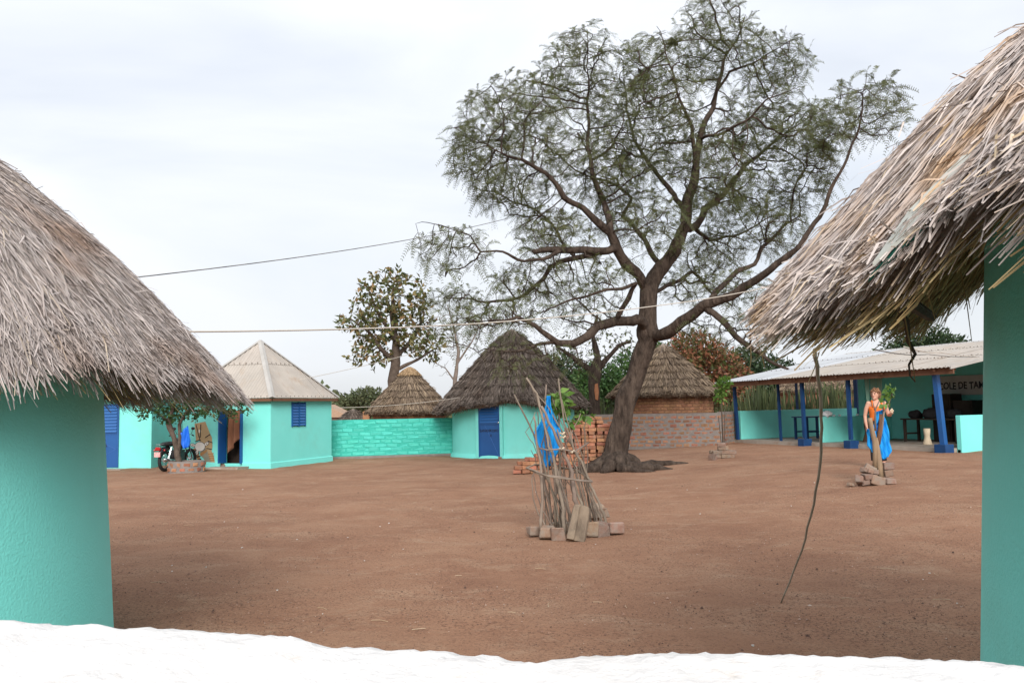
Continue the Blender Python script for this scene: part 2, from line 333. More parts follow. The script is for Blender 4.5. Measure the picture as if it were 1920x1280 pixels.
# ------------------------------------------------------------------ ground
def ground_material():
    m = bpy.data.materials.new('red_brown_laterite_dirt'); m.use_nodes = True
    nt = m.node_tree; n = nt.nodes; l = nt.links; b = n['Principled BSDF']; b.inputs['Roughness'].default_value = 0.95; b.inputs['Specular IOR Level'].default_value = 0.1
    geo = n.new('ShaderNodeNewGeometry')
    def noise(s, d, r=0.6, stretch=(1, 1, 1), dist=0.0):
        mp = n.new('ShaderNodeMapping'); mp.inputs['Scale'].default_value = stretch; l.new(geo.outputs['Position'], mp.inputs['Vector'])
        t = n.new('ShaderNodeTexNoise'); t.inputs['Scale'].default_value = s; t.inputs['Detail'].default_value = d; t.inputs['Roughness'].default_value = r; t.inputs['Distortion'].default_value = dist
        l.new(mp.outputs['Vector'], t.inputs['Vector']); return t.outputs['Fac']
    def ramp(fac, stops):
        cr = n.new('ShaderNodeValToRGB'); e = cr.color_ramp.elements
        e[0].position, e[0].color = stops[0][0], (*stops[0][1], 1); e[1].position, e[1].color = stops[-1][0], (*stops[-1][1], 1)
        for p_, c_ in stops[1:-1]:
            k = e.new(p_); k.color = (*c_, 1)
        l.new(fac, cr.inputs['Fac']); return cr.outputs['Color']
    def mix(fac, a, bcol, mode='MIX', f=1.0):
        mx = n.new('ShaderNodeMix'); mx.data_type = 'RGBA'; mx.blend_type = mode
        if fac is None: mx.inputs[0].default_value = f
        else: l.new(fac, mx.inputs[0])
        l.new(a, mx.inputs[6])
        if hasattr(bcol, 'node'): l.new(bcol, mx.inputs[7])
        else: mx.inputs[7].default_value = (*bcol, 1)
        return mx.outputs[2]
    def rng(fac, lo, hi, a=0.0, c=1.0):
        mr = n.new('ShaderNodeMapRange'); l.new(fac, mr.inputs[0]); mr.inputs[1].default_value = lo; mr.inputs[2].default_value = hi; mr.inputs[3].default_value = a; mr.inputs[4].default_value = c; return mr.outputs[0]
    base = ramp(noise(0.55, 12, 0.72, (1, 1.2, 1), 0.3), [(0.30, (0.245, 0.127, 0.079)), (0.5, (0.305, 0.168, 0.105)), (0.70, (0.36, 0.215, 0.137))])
    dust = rng(noise(1.5, 12, 0.78, (0.8, 1.15, 1), 0.6), 0.51, 0.70, 0.0, 0.8)
    col = mix(dust, base, (0.40, 0.27, 0.18))
    gra = rng(noise(0.5, 6, 0.65), 0.36, 0.58, .25, 1.0)                       # where loose gravel lies
    speck = rng(noise(42, 4, 0.8), 0.52, 0.62)
    sm = n.new('ShaderNodeMath'); sm.operation = 'MULTIPLY'; l.new(gra, sm.inputs[0]); l.new(speck, sm.inputs[1])
    col = mix(sm.outputs[0], col, (0.10, 0.052, 0.038))
    light = rng(noise(90, 2, 0.7), 0.66, 0.72)
    lm = n.new('ShaderNodeMath'); lm.operation = 'MULTIPLY'; lm.inputs[1].default_value = 0.55; l.new(light, lm.inputs[0])
    col = mix(lm.outputs[0], col, (0.46, 0.33, 0.25))
    l.new(col, b.inputs['Base Color'])
    h1 = noise(14, 6, 0.7); h2 = noise(70, 3, 0.7)
    ad = n.new('ShaderNodeMath'); ad.operation = 'MULTIPLY_ADD'; l.new(h2, ad.inputs[0]); ad.inputs[1].default_value = 0.4; l.new(h1, ad.inputs[2])
    bp = n.new('ShaderNodeBump'); bp.inputs['Strength'].default_value = 0.9; bp.inputs['Distance'].default_value = 0.035; l.new(ad.outputs[0], bp.inputs['Height']); l.new(bp.outputs['Normal'], b.inputs['Normal'])
    return m
M['ground'] = ground_material()
def axis(lim, far, step):
    a = list(np.arange(-lim, lim + 1e-6, step)); s = step; p = lim
    while p < far:
        s *= 1.35; p += s; a.append(p); a.insert(0, -p)
    return np.array(a)
gx = axis(16, 900, 0.14); gy = axis(16, 900, 0.14) + 15
X, Y = np.meshgrid(gx, gy)
Z = T(X, Y)
near = sstep(40, 25, np.hypot(X, Y - 12))
Z = Z + near * (0.012 * np.sin(X * 1.7 + 1.3 * np.sin(Y * 0.9)) * np.sin(Y * 1.3 + 0.7) + 0.008 * np.sin(X * 4.1 + Y * 2.3) * np.sin(Y * 3.7 - X * 1.9) + RNG.normal(0, 0.0022, X.shape)) - 0.012
nx_, ny_ = len(gx), len(gy)
idx = np.arange(nx_ * ny_).reshape(ny_, nx_)
F = np.stack([idx[:-1, :-1], idx[:-1, 1:], idx[1:, 1:], idx[1:, :-1]], -1).reshape(-1, 4)
o = npmesh('ground', np.stack([X, Y, Z], -1).reshape(-1, 3), F, M['ground'], smooth=True)
tag(o, 'red brown bare dirt yard', None, None, 'structure')

def gravel():
    n = 120000
    yy = 3.2 + 14 * RNG.random(n) ** 1.9; xx = (RNG.random(n) - 0.5) * (1.5 * yy + 1)
    cl = np.sin(xx * 1.3 + 2 * np.sin(yy * .6)) + np.sin(yy * 1.9 + xx * .5) + RNG.normal(0, .8, n)
    k = cl > -0.6; xx, yy = xx[k], yy[k]; n = len(xx)
    r = 0.0022 + 0.0055 * RNG.random(n) ** 2.5 + 0.010 * (RNG.random(n) > 0.994)
    base = np.array([[1, 0, -.3], [0, 1, -.3], [-1, 0, -.3], [0, -1, -.3], [0.1, 0.1, .7]], float)
    a = RNG.random(n) * 6.28; ca, sa = np.cos(a), np.sin(a)
    sc = 0.7 + 0.6 * RNG.random((n, 3))
    P = base[None] * sc[:, None, :] * r[:, None, None]
    Q = np.stack([P[..., 0] * ca[:, None] - P[..., 1] * sa[:, None], P[..., 0] * sa[:, None] + P[..., 1] * ca[:, None], P[..., 2]], -1)
    Q += np.stack([xx, yy, T(xx, yy) - 0.008 + 0.4 * r], -1)[:, None, :]
    f = np.array([[0, 1, 4], [1, 2, 4], [2, 3, 4], [3, 0, 4]])
    m = mat('gravel_stone', (0, 0, 0), None, rough=0.9, ramp=[(0, (0.05, 0.03, 0.024)), (0.35, (0.13, 0.068, 0.048)), (0.8, (0.28, 0.155, 0.105)), (0.96, (0.38, 0.235, 0.17)), (1, (0.5, 0.42, 0.36))])
    o = npmesh('gravel', Q.reshape(-1, 3), (f[None] + 5 * np.arange(n)[:, None, None]).reshape(-1, 3), m)
    tag(o, 'small dark gravel strewn over the dirt yard', 'gravel', None, 'stuff')
gravel()
def litter():
    b = MB()
    for i in range(90):
        y = 3.6 + 12 * random.random() ** 1.5; x = (random.random() - .5) * 1.15 * y; a = random.random() * PI; L = random.uniform(.02, .16); z = float(T(x, y)) - .003
        d = Vector((math.cos(a), math.sin(a), 0)) * L / 2; k = Vector((-math.sin(a), math.cos(a), 0)) * L * random.uniform(-.15, .15)
        b.tube([V3(x, y, z) - d, V3(x, y, z + .004) + k, V3(x, y, z) + d], .0022, 4)
    o = b.build('straw_litter', mat('straw_bits', (0.42, 0.30, 0.18), (0.5, 0.4, 0.28), 5))
    tag(o, 'scattered bits of straw lying on the dirt yard', 'straw', None, 'stuff')
    b = MB()
    for i in range(46):
        y = 3.8 + 15 * random.random() ** 1.3; x = (random.random() - .5) * 1.15 * y; z = float(T(x, y)); s = random.uniform(.008, .02)
        b.box((x, y, z), (s, s * .8, s * .45), rotz(random.random() * 3), s * .2)
    o = b.build('paper_litter', mat('pale_scraps', (0.55, 0.52, 0.48), (0.65, 0.63, 0.6), 5))
    tag(o, 'tiny pale scraps lying on the dirt yard', 'litter', None, 'stuff')
litter()

# ------------------------------------------------------------------ thatch
def surf_fn(c, R, ze, za, ex, droop=None):
    def f(s, ph, off=0.0):
        s = np.maximum(s, 1e-4)
        r = R * s; z = za - (za - ze) * s ** ex
        dz = -(za - ze) * ex * s ** (ex - 1) / R               # slope dz/dr
        nl = np.sqrt(1 + dz * dz); nr, nz = -dz / nl, 1 / nl
        rr = r + nr * off; zz = z + nz * off
        if droop is not None: zz = zz - droop(ph) * sstep(0.68, 1.06, s)
        return np.stack([c[0] + rr * np.cos(ph), c[1] + rr * np.sin(ph), c[2] + zz], -1)
    return f
def strands(f, s0, ph0, s1, ph1, o0, o1, w, bow):
    """ribbons of two quads running over the roof surface from (s0,ph0) to (s1,ph1)"""
    n = len(s0)
    sm, pm = (s0 + s1) / 2, (ph0 + ph1) / 2
    p0 = f(s0, ph0, o0); p1 = f(sm, pm, (o0 + o1) / 2 + bow); p2 = f(s1, ph1, o1)
    d = p2 - p0; d /= np.linalg.norm(d, axis=1, keepdims=True) + 1e-9
    nrm = f(sm, pm, 0.1) - f(sm, pm, 0.0); nrm /= np.linalg.norm(nrm, axis=1, keepdims=True)
    side = np.cross(d, nrm); side /= np.linalg.norm(side, axis=1, keepdims=True) + 1e-9
    nn = np.cross(side, d)
    roll = RNG.normal(0, 0.6, n)[:, None]
    wv = (side * np.cos(roll) + nn * np.sin(roll)) * w[:, None] / 2
    V = np.stack([p0 - wv, p0 + wv, p1 - wv, p1 + wv, p2 - wv * .6, p2 + wv * .6], 1).reshape(-1, 3)
    q = np.array([[0, 1, 3, 2], [2, 3, 5, 4]]); Fq = (q[None] + 6 * np.arange(n)[:, None, None]).reshape(-1, 4)
    return V, Fq
def cat_mesh(parts):
    Vs, Fs, b = [], [], 0
    for V, Fq in parts: Vs.append(V); Fs.append(Fq + b); b += len(V)
    return np.concatenate(Vs), np.concatenate(Fs)
def shell(parent, f, smaxf, thick, m, name='roof_core', nph=72, ns=14):
    ph = np.linspace(0, 2 * PI, nph, endpoint=False); sm = smaxf(ph) * 0.985
    rows = []
    for k in range(ns + 1): rows.append(f(sm * k / ns, ph, -0.02))
    for k in range(ns, -1, -1): rows.append(f(sm * k / ns, ph, -thick))
    V = np.concatenate(rows); nr = len(rows); Fq = []
    for i in range(nr - 1):
        for k in range(nph):
            Fq.append((i * nph + k, i * nph + (k + 1) % nph, (i + 1) * nph + (k + 1) % nph, (i + 1) * nph + k))
    return npmesh(name, V, Fq, m, parent, smooth=False)
def thatch(parent, c, R, ze, za, ex, n, L, W, m, smaxf=None, jit=0.16, fringe=0.10, thick=0.16, lift=0.04, rows=None, m_core=None, phr=(0, 2 * PI), strays=0.03, under=0, m_under=None, smin=0.02, droop=None):
    if smaxf is None: smaxf = lambda p: np.ones_like(p)
    f = surf_fn(c, R, ze, za, ex, droop)
    slope = math.hypot(R, za - ze)
    roof = shell(parent, f, smaxf, thick, m_core or M['shell'], 'thatch_roof')
    def make(n, jit, lift, L, smin=smin, wmul=1.0, lo=None):
        ph = phr[0] + (phr[1] - phr[0]) * RNG.random(n)
        smx = smaxf(ph)
        s0 = np.sqrt(smin ** 2 + (smx ** 2 - smin ** 2) * RNG.random(n))
        if lo is not None: s0 = smx * (lo + (1 - lo) * RNG.random(n))
        ln = L * (0.5 + 0.8 * RNG.random(n)) / slope
        a = RNG.normal(0, jit, n)
        s1 = s0 + ln * np.cos(a)
        if rows:
            e = np.ceil(s1 * rows) / rows; s1 = e + RNG.normal(0, 0.012, n); s0 = s1 - ln
            s0 = np.maximum(s0, 0.01)
        mx = smx + fringe * (RNG.random(n) ** 1.5) - 0.02 + 0.02 * np.sin(ph * 23) 
        s1 = np.minimum(s1, mx); s0 = np.minimum(s0, s1 - 0.25 * ln)
        s0 = np.maximum(s0, 0.005)
        ph1 = ph + np.sin(a) * ln * slope / (R * np.maximum((s0 + s1) / 2, .06))
        o0 = RNG.random(n) * lift * 0.6 - 0.01; o1 = o0 + RNG.random(n) * lift
        if rows: o1 = 0.02 + lift * RNG.random(n); o0 = -0.01 + 0 * o1
        w = W * wmul * (0.6 + 0.8 * RNG.random(n))
        return strands(f, s0, ph, s1, ph1, o0, o1, w, RNG.normal(0, lift * 0.25, n))
    parts = [make(n, jit, lift, L)]
    if strays: parts.append(make(int(n * strays), 0.7, lift * 2.0, L * 0.55))
    parts.append(make(int(n * 0.16), jit * 1.6, lift * 1.2, L * 0.8, lo=0.86))          # ragged eave
    k = int(n * .10); ph = phr[0] + (phr[1] - phr[0]) * RNG.random(k); smx = smaxf(ph); s1 = smx - .02 + fringe * .7 * RNG.random(k); s0 = s1 - .12 - .1 * RNG.random(k); oo = -thick * 1.05 * RNG.random(k)
    parts.append(strands(f, s0, ph, s1, ph + RNG.normal(0, .05, k), oo, oo - .02 + .04 * RNG.random(k), W * (.6 + .8 * RNG.random(k)), np.zeros(k)))      # cut ends filling the eave's thickness
    V, Fq = cat_mesh(parts)
    o = npmesh('straw', V, Fq, m, roof); o['kind'] = 'stuff'
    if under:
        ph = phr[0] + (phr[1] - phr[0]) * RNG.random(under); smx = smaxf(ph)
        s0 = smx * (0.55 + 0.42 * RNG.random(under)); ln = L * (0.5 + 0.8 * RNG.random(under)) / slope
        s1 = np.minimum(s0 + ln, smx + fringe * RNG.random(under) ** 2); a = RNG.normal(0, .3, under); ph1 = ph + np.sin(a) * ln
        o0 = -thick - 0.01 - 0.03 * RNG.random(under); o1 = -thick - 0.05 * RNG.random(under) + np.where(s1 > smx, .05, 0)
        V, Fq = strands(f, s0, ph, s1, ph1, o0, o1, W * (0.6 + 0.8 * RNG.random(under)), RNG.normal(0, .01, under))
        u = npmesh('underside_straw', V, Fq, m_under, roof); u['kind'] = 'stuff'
    return roof, f

def round_wall(name, parent, c, Rw, z0, z1, taper, m, n=64, skirt=0.0, bulge=None, wob=0.0):
    """plastered round wall: outer and inner face; gap = (a0, a1) is left open below z door"""
    b = MB(); rows = 10; prof = []
    for k in range(rows + 1):
        z = z0 + (z1 - z0) * k / rows; r = Rw + taper * (1.7 - z)
        prof.append((r, z))
    if skirt: prof = [(prof[0][0] + skirt, z0), (prof[0][0] + skirt * .8, z0 + .10), (prof[0][0] + .004, z0 + .16)] + prof[1:]
    prof = prof + [(prof[-1][0] - .2, z1), (Rw - .2, z0)]
    b.lathe((c[0], c[1], c[2]), prof, n)
    if bulge:
        nv = []
        for x, y, z in b.v:
            a = math.atan2(y - c[1], x - c[0]); k = 1 + bulge[1] / Rw * math.exp(-((((a - bulge[0] + PI) % (2 * PI)) - PI) / bulge[2]) ** 2); nv.append((c[0] + (x - c[0]) * k, c[1] + (y - c[1]) * k, z))
        b.v = nv
    if wob: b.v = [(x + wob * math.sin(z * 5 + x * 3), y + wob * math.sin(z * 4.2 + y * 2), z) for x, y, z in b.v]
    return b.build(name, m, parent, smooth=True)

# ------------------------------------------------------------------ the two near huts
LC = V3(-4.7, 5.2, 0.0)
hut = thing('round_hut', LC, 'near round turquoise hut with shaggy grey thatch, cut off by the left photo edge', 'hut', 'thatched huts round the yard')
round_wall('wall', hut, LC, 1.9, -0.05, 2.35, 0.058, M['turq'], 96, bulge=(rad(-52), .28, .8))
def bell(p, c, w): return np.exp(-((((p - c + PI) % (2 * PI)) - PI) / w) ** 2)
def sm_left(p): return 0.965 + 0.015 * np.sin(p * 7) - 0.12 * bell(p, rad(-52), .6)
def droop_left(p): return 0.05 + 0.46 * bell(p, rad(-52), .6)
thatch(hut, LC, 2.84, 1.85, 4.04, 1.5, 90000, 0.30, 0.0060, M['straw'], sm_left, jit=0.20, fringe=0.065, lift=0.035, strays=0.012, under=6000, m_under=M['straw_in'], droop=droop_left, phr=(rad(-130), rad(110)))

RC = V3(3.77, 2.8, 0.0)
hut = thing('round_hut', RC, 'near turquoise hut with torn golden thatch, cut off by the right photo edge', 'hut', 'thatched huts round the yard')
round_wall('wall', hut, RC, 1.9, -0.05, 2.75, 0.062, M['turq'], 96)
def sm_right(p):
    d = np.degrees(p) % 360
    return np.interp(d, [0, 80, 95, 104, 111, 118, 140, 150, 172, 181, 187, 192, 197, 203, 230, 300, 360], [.76, .74, .74, .78, .88, .99, 1.0, 1.0, 1.0, 0.995, 0.98, 0.935, 0.955, .99, 1.0, 1.0, .9]) + 0.010 * np.sin(p * 31)
def droop_right(p):
    d = np.degrees(p) % 360
    return np.interp(d, [0, 130, 160, 174, 181, 188, 195, 202, 215, 260, 360], [.02, .03, .06, .16, .22, .20, .12, .06, .03, .02, .02])
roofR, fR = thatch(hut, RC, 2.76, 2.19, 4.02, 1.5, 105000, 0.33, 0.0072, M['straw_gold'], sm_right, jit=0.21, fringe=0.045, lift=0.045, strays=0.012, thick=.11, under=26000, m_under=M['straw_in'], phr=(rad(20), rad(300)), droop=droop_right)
# torn edge of the right roof: a bleached board and a green metal sheet come through the straw, a lath and a twig hang below
def on_roof(s, deg, off): return Vector(fR(np.array([s]), np.array([rad(deg)]), np.array([off]))[0])
b = MB(); b.prism([on_roof(.90, 192.3, .03), on_roof(.965, 190.6, .045), on_roof(.985, 188.9, .05), on_roof(.94, 189.2, .06), on_roof(.90, 191.0, .05)], (0, 0, -.015)); b.build('exposed_board', M['pale_sheet'], hut)
b = MB(); b.prism([on_roof(.86, 194.5, -.03), on_roof(.965, 191.2, .02), on_roof(.99, 188.6, .03), on_roof(.975, 189.6, .035)], (0, .02, -.02)); b.build('green_sheet', M['green_sheet'], hut)
b = MB(); b.tube([at(1680, 552, 3.6), at(1712, 572, 3.9), at(1746, 594, 4.2)], [.028, .032, .026], 6); b.build('roof_lath', M['bark2'], hut)
b = MB(); b.tube([at(1674, 560, 3.4), at(1700, 602, 3.42), at(1703, 640, 3.45), at(1716, 664, 3.45), at(1704, 684, 3.4), at(1706, 704, 3.4), at(1716, 716, 3.4)], [.012, .012, .010, .007, .005, .004, .002], 5); b.build('hanging_twig', M['bark2'], hut)
b = MB()
for (x0, y0, x1, y1, Yd) in [(1800, 500, 1822, 640, 4.2), (1722, 500, 1754, 600, 3.6), (1740, 480, 1706, 560, 3.0), (1690, 560, 1716, 716, 3.4), (1640, 580, 1642, 636, 3.4), (1613, 600, 1640, 640, 3.3), (1650, 520, 1634, 640, 3.0), (1536, 660, 1516, 716, 4.6), (1408, 650, 1405, 698, 4.2), (1420, 640, 1434, 690, 4.2)]:
    b.tube([at(x0, y0, Yd), at((x0 + x1) / 2 + 2, (y0 + y1) / 2, Yd), at(x1, y1, Yd)], [.0035, .003, .002], 4)
b.build('loose_straws', M['straw_in'], hut)['kind'] = 'stuff'

# ------------------------------------------------------------------ white parapet the camera looks over
def parapet():
    edge = [(-900, 1150), (-300, 1158), (0, 1163), (120, 1166), (250, 1175), (400, 1180), (560, 1195), (640, 1211), (800, 1219), (930, 1229), (1000, 1236), (1060, 1230), (1250, 1226), (1450, 1226), (1650, 1230), (1790, 1240), (1850, 1236), (1920, 1248), (2400, 1256), (3000, 1260)]
    ex = np.array([e[0] for e in edge], float); ey = np.array([e[1] for e in edge], float)
    YF = 0.86
    pts = [at(a, bb, YF) for a, bb in edge]
    xs = np.linspace(-1.2, 1.5, 360); zt = np.interp(xs, [p.x for p in pts], [p.z for p in pts]) + .0085
    ys = np.concatenate([np.linspace(0.36, YF - .05, 26), YF - .05 + .05 * np.sin(np.linspace(.1, PI / 2, 6)), np.full(3, YF + .002)])
    X, Yg = np.meshgrid(xs, ys)
    def smooth(a, k):
        g = np.exp(-np.linspace(-2, 2, 2 * k + 1) ** 2); g /= g.sum()
        return np.apply_along_axis(lambda v: np.convolve(np.pad(v, k, mode='edge'), g, 'valid'), 1, a)
    def field(k1, k2, amp):
        a = smooth(RNG.normal(0, 1, X.shape), k1); a = smooth(a.T, k2).T; return amp * a / a.std()
    lumps = field(9, 4, .0016) + field(3, 2, .0009)
    bump = lambda x, y: lumps
    Zg = zt[None, :] + bump(X, Yg) + 0.02 * (YF - Yg) * np.sin(X * 6) + RNG.normal(0, .0007, X.shape)
    drop = np.concatenate([np.zeros(26), .05 * (1 - np.cos(np.linspace(.1, PI / 2, 6))) * .4, [.25, .8, 1.6]])
    Zg = Zg - drop[:, None]; Zg[0] -= 1.5; Zg = np.maximum(Zg, -.05)
    n1, n2 = X.shape; id_ = np.arange(n1 * n2).reshape(n1, n2)
    Fq = np.stack([id_[:-1, :-1], id_[:-1, 1:], id_[1:, 1:], id_[1:, :-1]], -1).reshape(-1, 4)
    o = npmesh('parapet_wall', np.stack([X, Yg, Zg], -1).reshape(-1, 3), Fq, M['white_wall'], None, (0, .6, 0), smooth=True)
    tag(o, 'rough white limewashed wall top along the bottom of the photo', 'wall')
parapet()

# ------------------------------------------------------------------ metal doors and louvres
def louvre(parent, o, xd, nd, w, z0, z1, n, m, name='slat', depth=0.035):
    """n sloping slats between z0 and z1 on a plane at o, xd along the width, nd outwards"""
    h = (z1 - z0) / n
    for k in range(n):
        z = z0 + h * k
        b = MB(); a = o - xd * w / 2 + V3(0, 0, z); c = o + xd * w / 2 + V3(0, 0, z)
        b.prism([a + nd * depth, a + nd * depth + V3(0, 0, h * .22), a + V3(0, 0, h * .98), a + V3(0, 0, h * .74)], xd * w)
        b.build(name, m, parent)
def metal_door(parent, o, xd, nd, w, h, texts, handle=True, lines=()):
    """louvred steel door; o is the middle of its foot, xd along the width, nd outwards"""
    R = Matrix((xd, nd, V3(0, 0, 1))).transposed()
    b = MB(); b.box(o + V3(0, 0, h / 2) + nd * .012, (w, .03, h), R); d = b.build('door', M['blue'], parent)
    for s in (-1, 1):
        b = MB(); b.box(o + xd * s * (w / 2 - .022) + nd * .035 + V3(0, 0, h / 2), (.044, .025, h), R); b.build('door_stile', M['blue'], d)
    b = MB(); b.box(o + nd * .033 + V3(0, 0, h * .53), (w - .09, .02, .03), R); b.build('door_rail', M['blue'], d)
    louvre(d, o + nd * .028, xd, nd, w - .11, h * .55, h * .985, 9, M['blue_slat'])
    for (txt, size, dx, z) in texts:
        text_mesh('lettering', txt, size, M['ink'], o + nd * .0305 + xd * dx + V3(0, 0, z), xd, V3(0, 0, 1), d, depth=.002, jit=.05, condense=.86)
    for (x0, z0, x1, z1) in lines:
        b = MB(); b.tube([o + nd * .028 + xd * x0 + V3(0, 0, z0), o + nd * .028 + xd * x1 + V3(0, 0, z1)], .0045, 4); b.build('weld_line', M['scratch'], d)
    if handle:
        b = MB(); b.ball(o + nd * .07 + xd * (w / 2 - .03) + V3(0, 0, h * .56), .028, 8, 6); b.build('door_knob', M['chrome'], d, smooth=True)
    return d
def corrugated(parent, A, U, Vd, width, vmax, rows, sheet_w, m, wl=0.11, amp=0.011, split=None, nails=True):
    """sheets of corrugated iron on the plane A + u*U + v*Vd (v upslope); vmax(u) is the upper limit; split(u, v) picks another material"""
    N = U.cross(Vd).normalized()
    nc = max(1, round(width / sheet_w)); sw = width / nc; step = wl / 4
    for c in range(nc):
        u0, u1 = c * sw - (.02 if c else 0), (c + 1) * sw
        k = max(2, int(round((u1 - u0) / step))); us = [u0 + (u1 - u0) * i / k for i in range(k + 1)]
        for r, (v0, v1) in enumerate(rows):
            vs = []; fs = []; ok = False
            for i, u in enumerate(us):
                t = min(v1, vmax(u)); lo = min(v0, t); ok = ok or t - lo > .05
                d = N * (amp * math.sin(2 * PI * u / wl) + .012 * r + .004 * (c % 2))
                for q in range(3): vs.append(A + U * u + Vd * (lo + (t - lo) * q / 2) + d)
            if not ok: continue
            for i in range(k):
                for q in range(2): fs.append((i * 3 + q, (i + 1) * 3 + q, (i + 1) * 3 + q + 1, i * 3 + q + 1))
            b = MB(); b.add(vs, fs); sh = b.build('roof_sheet', (split((u0 + u1) / 2) if split else m), parent, smooth=True)
            if nails:
                nb = MB(); got = False
                for u in np.arange(u0 + .06, u1, wl * 2):
                    for v in (v0 + .06, v1 - .1):
                        if v < vmax(u) - .05:
                            nb.ball(A + U * u + Vd * v + N * (amp + .012 * r + .006), .014, 5, 3); got = True
                if got: nb.build('nail_row', M['nail'], sh)['kind'] = 'stuff'

def slab_prism(loop, z0, z1):
    return MB().prism([V3(p.x, p.y, z0) for p in loop], (0, 0, z1 - z0))
def wall_panel(parent, a, b_, z0, z1, thick, m, name='wall', holes=()):
    """straight wall from a to b with rectangular openings (u0,u1,z0,z1); built of butted boxes"""
    u = (b_ - a); L = u.length; u.normalize(); n = V3(u.y, -u.x, 0)
    us = sorted({.003, L - .003, *[h[0] for h in holes], *[h[1] for h in holes]}); bb = MB()
    for i in range(len(us) - 1):
        um = (us[i] + us[i + 1]) / 2; segs = [(z0, z1)]
        for h in holes:
            if h[0] < um < h[1]:
                new = []
                for (p, q) in segs:
                    if h[2] > p: new.append((p, min(q, h[2])))
                    if h[3] < q: new.append((max(p, h[3]), q))
                segs = new
        for (p, q) in segs:
            if q - p < .01: continue
            c0 = a + u * us[i]; c1 = a + u * us[i + 1]
            bb.prism([V3(c0.x, c0.y, p), V3(c1.x, c1.y, p), V3(c1.x, c1.y, p) - n * thick, V3(c0.x, c0.y, p) - n * thick], (0, 0, q - p))
    return bb.build(name, m, parent)

# ------------------------------------------------------------------ square hut with tin roof
TF = gp(507, 877); TC = V3(-8.09, 26.5, 0); TC = TF + V3(-0.96, 2.1, 0)
dx = V3(-0.96, 2.1, 0); rt = V3(2.1, 0.96, 0)
P_f, P_r, P_b, P_l = TF, TC + rt, TC + dx, TC - rt
tin_hut = thing('square_hut', TC, 'square turquoise hut with dusty tin pyramid roof and blue louvred window', 'hut')
WH = 2.12
uL = (P_f - P_l); LL = uL.length; uL.normalize()
dpx = lambda px: None
def u_on(a, u, px):           # distance along a wall foot line at which it is seen at photo column px
    best = min(((abs(proj_x(a + u * t) - px), t) for t in np.linspace(0, 6, 1201)))
    return best[1]
CMI = CM.inverted()
def proj_x(p):
    q = CMI @ p; return 960 + FPX * q.x / -q.z
def proj_y(p):
    q = CMI @ p; return 640 - FPX * q.y / -q.z
d0, d1 = u_on(P_l, uL, 419), u_on(P_l, uL, 455)
wall_panel(tin_hut, P_l, P_f, -.05, WH, .16, M['turq'], 'wall', [(d0, d1, .12, 1.72)])
uR = (P_r - P_f); LR = uR.length; uR.normalize()
w0, w1 = u_on(P_f, uR, 546), u_on(P_f, uR, 572)
wz0, wz1 = 1.70 - (798 - 767) * 25.4 / FPX, 1.70 + (767 - 753) * 25.4 / FPX
wall_panel(tin_hut, P_f, P_r, -.05, WH, .16, M['turq'], 'wall', [(w0, w1, wz0, wz1)])
wall_panel(tin_hut, P_r, P_b, -.05, WH, .16, M['turq'], 'wall'); wall_panel(tin_hut, P_b, P_l, -.05, WH, .16, M['turq'], 'wall')
for a, c in ((P_l, P_f), (P_f, P_r)):                                                      # projecting foot of the wall
    u = (c - a).normalized(); n = V3(u.y, -u.x, 0)
    if a is P_l:
        segs = [(a - u * 0, a + u * d0), (a + u * d1, c + u * .035)]
    else: segs = [(a + u * .0, c + u * .03)]
    for (p, q) in segs:
        b = MB(); b.prism([p + V3(0, 0, -.05), p + n * .035 + V3(0, 0, -.05), p + n * .03 + V3(0, 0, .14), p + V3(0, 0, .16)], q - p); b.build('wall_foot', M['turq'], tin_hut)
nR = V3(uR.y, -uR.x, 0)
b = MB(); b.box(P_f + uR * (w0 + w1) / 2 + nR * -.10 + V3(0, 0, (wz0 + wz1) / 2), (w1 - w0, .02, wz1 - wz0), Matrix((uR, nR, V3(0, 0, 1))).transposed()); win = b.build('window', M['blue'], tin_hut)
for k in range(2):
    wv = (w1 - w0) / 2; cu = P_f + uR * (w0 + wv * (k + .5)) + nR * .015
    for s in (-1, 1):
        b = MB(); b.box(cu + uR * s * (wv / 2 - .022) + V3(0, 0, (wz0 + wz1) / 2), (.04, .04, wz1 - wz0 + .02), Matrix((uR, nR, V3(0, 0, 1))).transposed()); b.build('shutter_frame', M['blue'], win)
    louvre(win, cu, uR, nR, wv - .085, wz0 + .02, wz1 - .02, 8, M['blue_slat'], 'slat', .03)
# open doorway: dark panel standing for the shade of the room, door leaf, curtain, threshold
nL = V3(uL.y, -uL.x, 0)
b = MB(); b.box(P_l + uL * (d0 + d1) / 2 - nL * .55 + V3(0, 0, .95), (d1 - d0 + .7, .02, 1.9), Matrix((uL, nL, V3(0, 0, 1))).transposed()); b.build('room_shade_panel', M['dark'], tin_hut)
b = MB(); b.box(P_l + uL * (d0 + .03) + nL * .10 + V3(0, 0, .93), (.045, .34, 1.58), Matrix((uL, nL, V3(0, 0, 1))).transposed()); b.build('door_leaf', M['blue'], tin_hut)
b = MB(); b.box(P_l + uL * (d1 - .02) + nL * .0 + V3(0, 0, .92), (.04, .19, 1.6), Matrix((uL, nL, V3(0, 0, 1))).transposed()); b.build('door_post', M['blue'], tin_hut)
b = MB(); b.box(P_l + uL * (d0 + d1) / 2 + nL * .30 + V3(0, 0, .0), (d1 - d0 + .5, .5, .06), Matrix((uL, nL, V3(0, 0, 1))).transposed(), .02); b.build('threshold', M['concrete'], tin_hut)
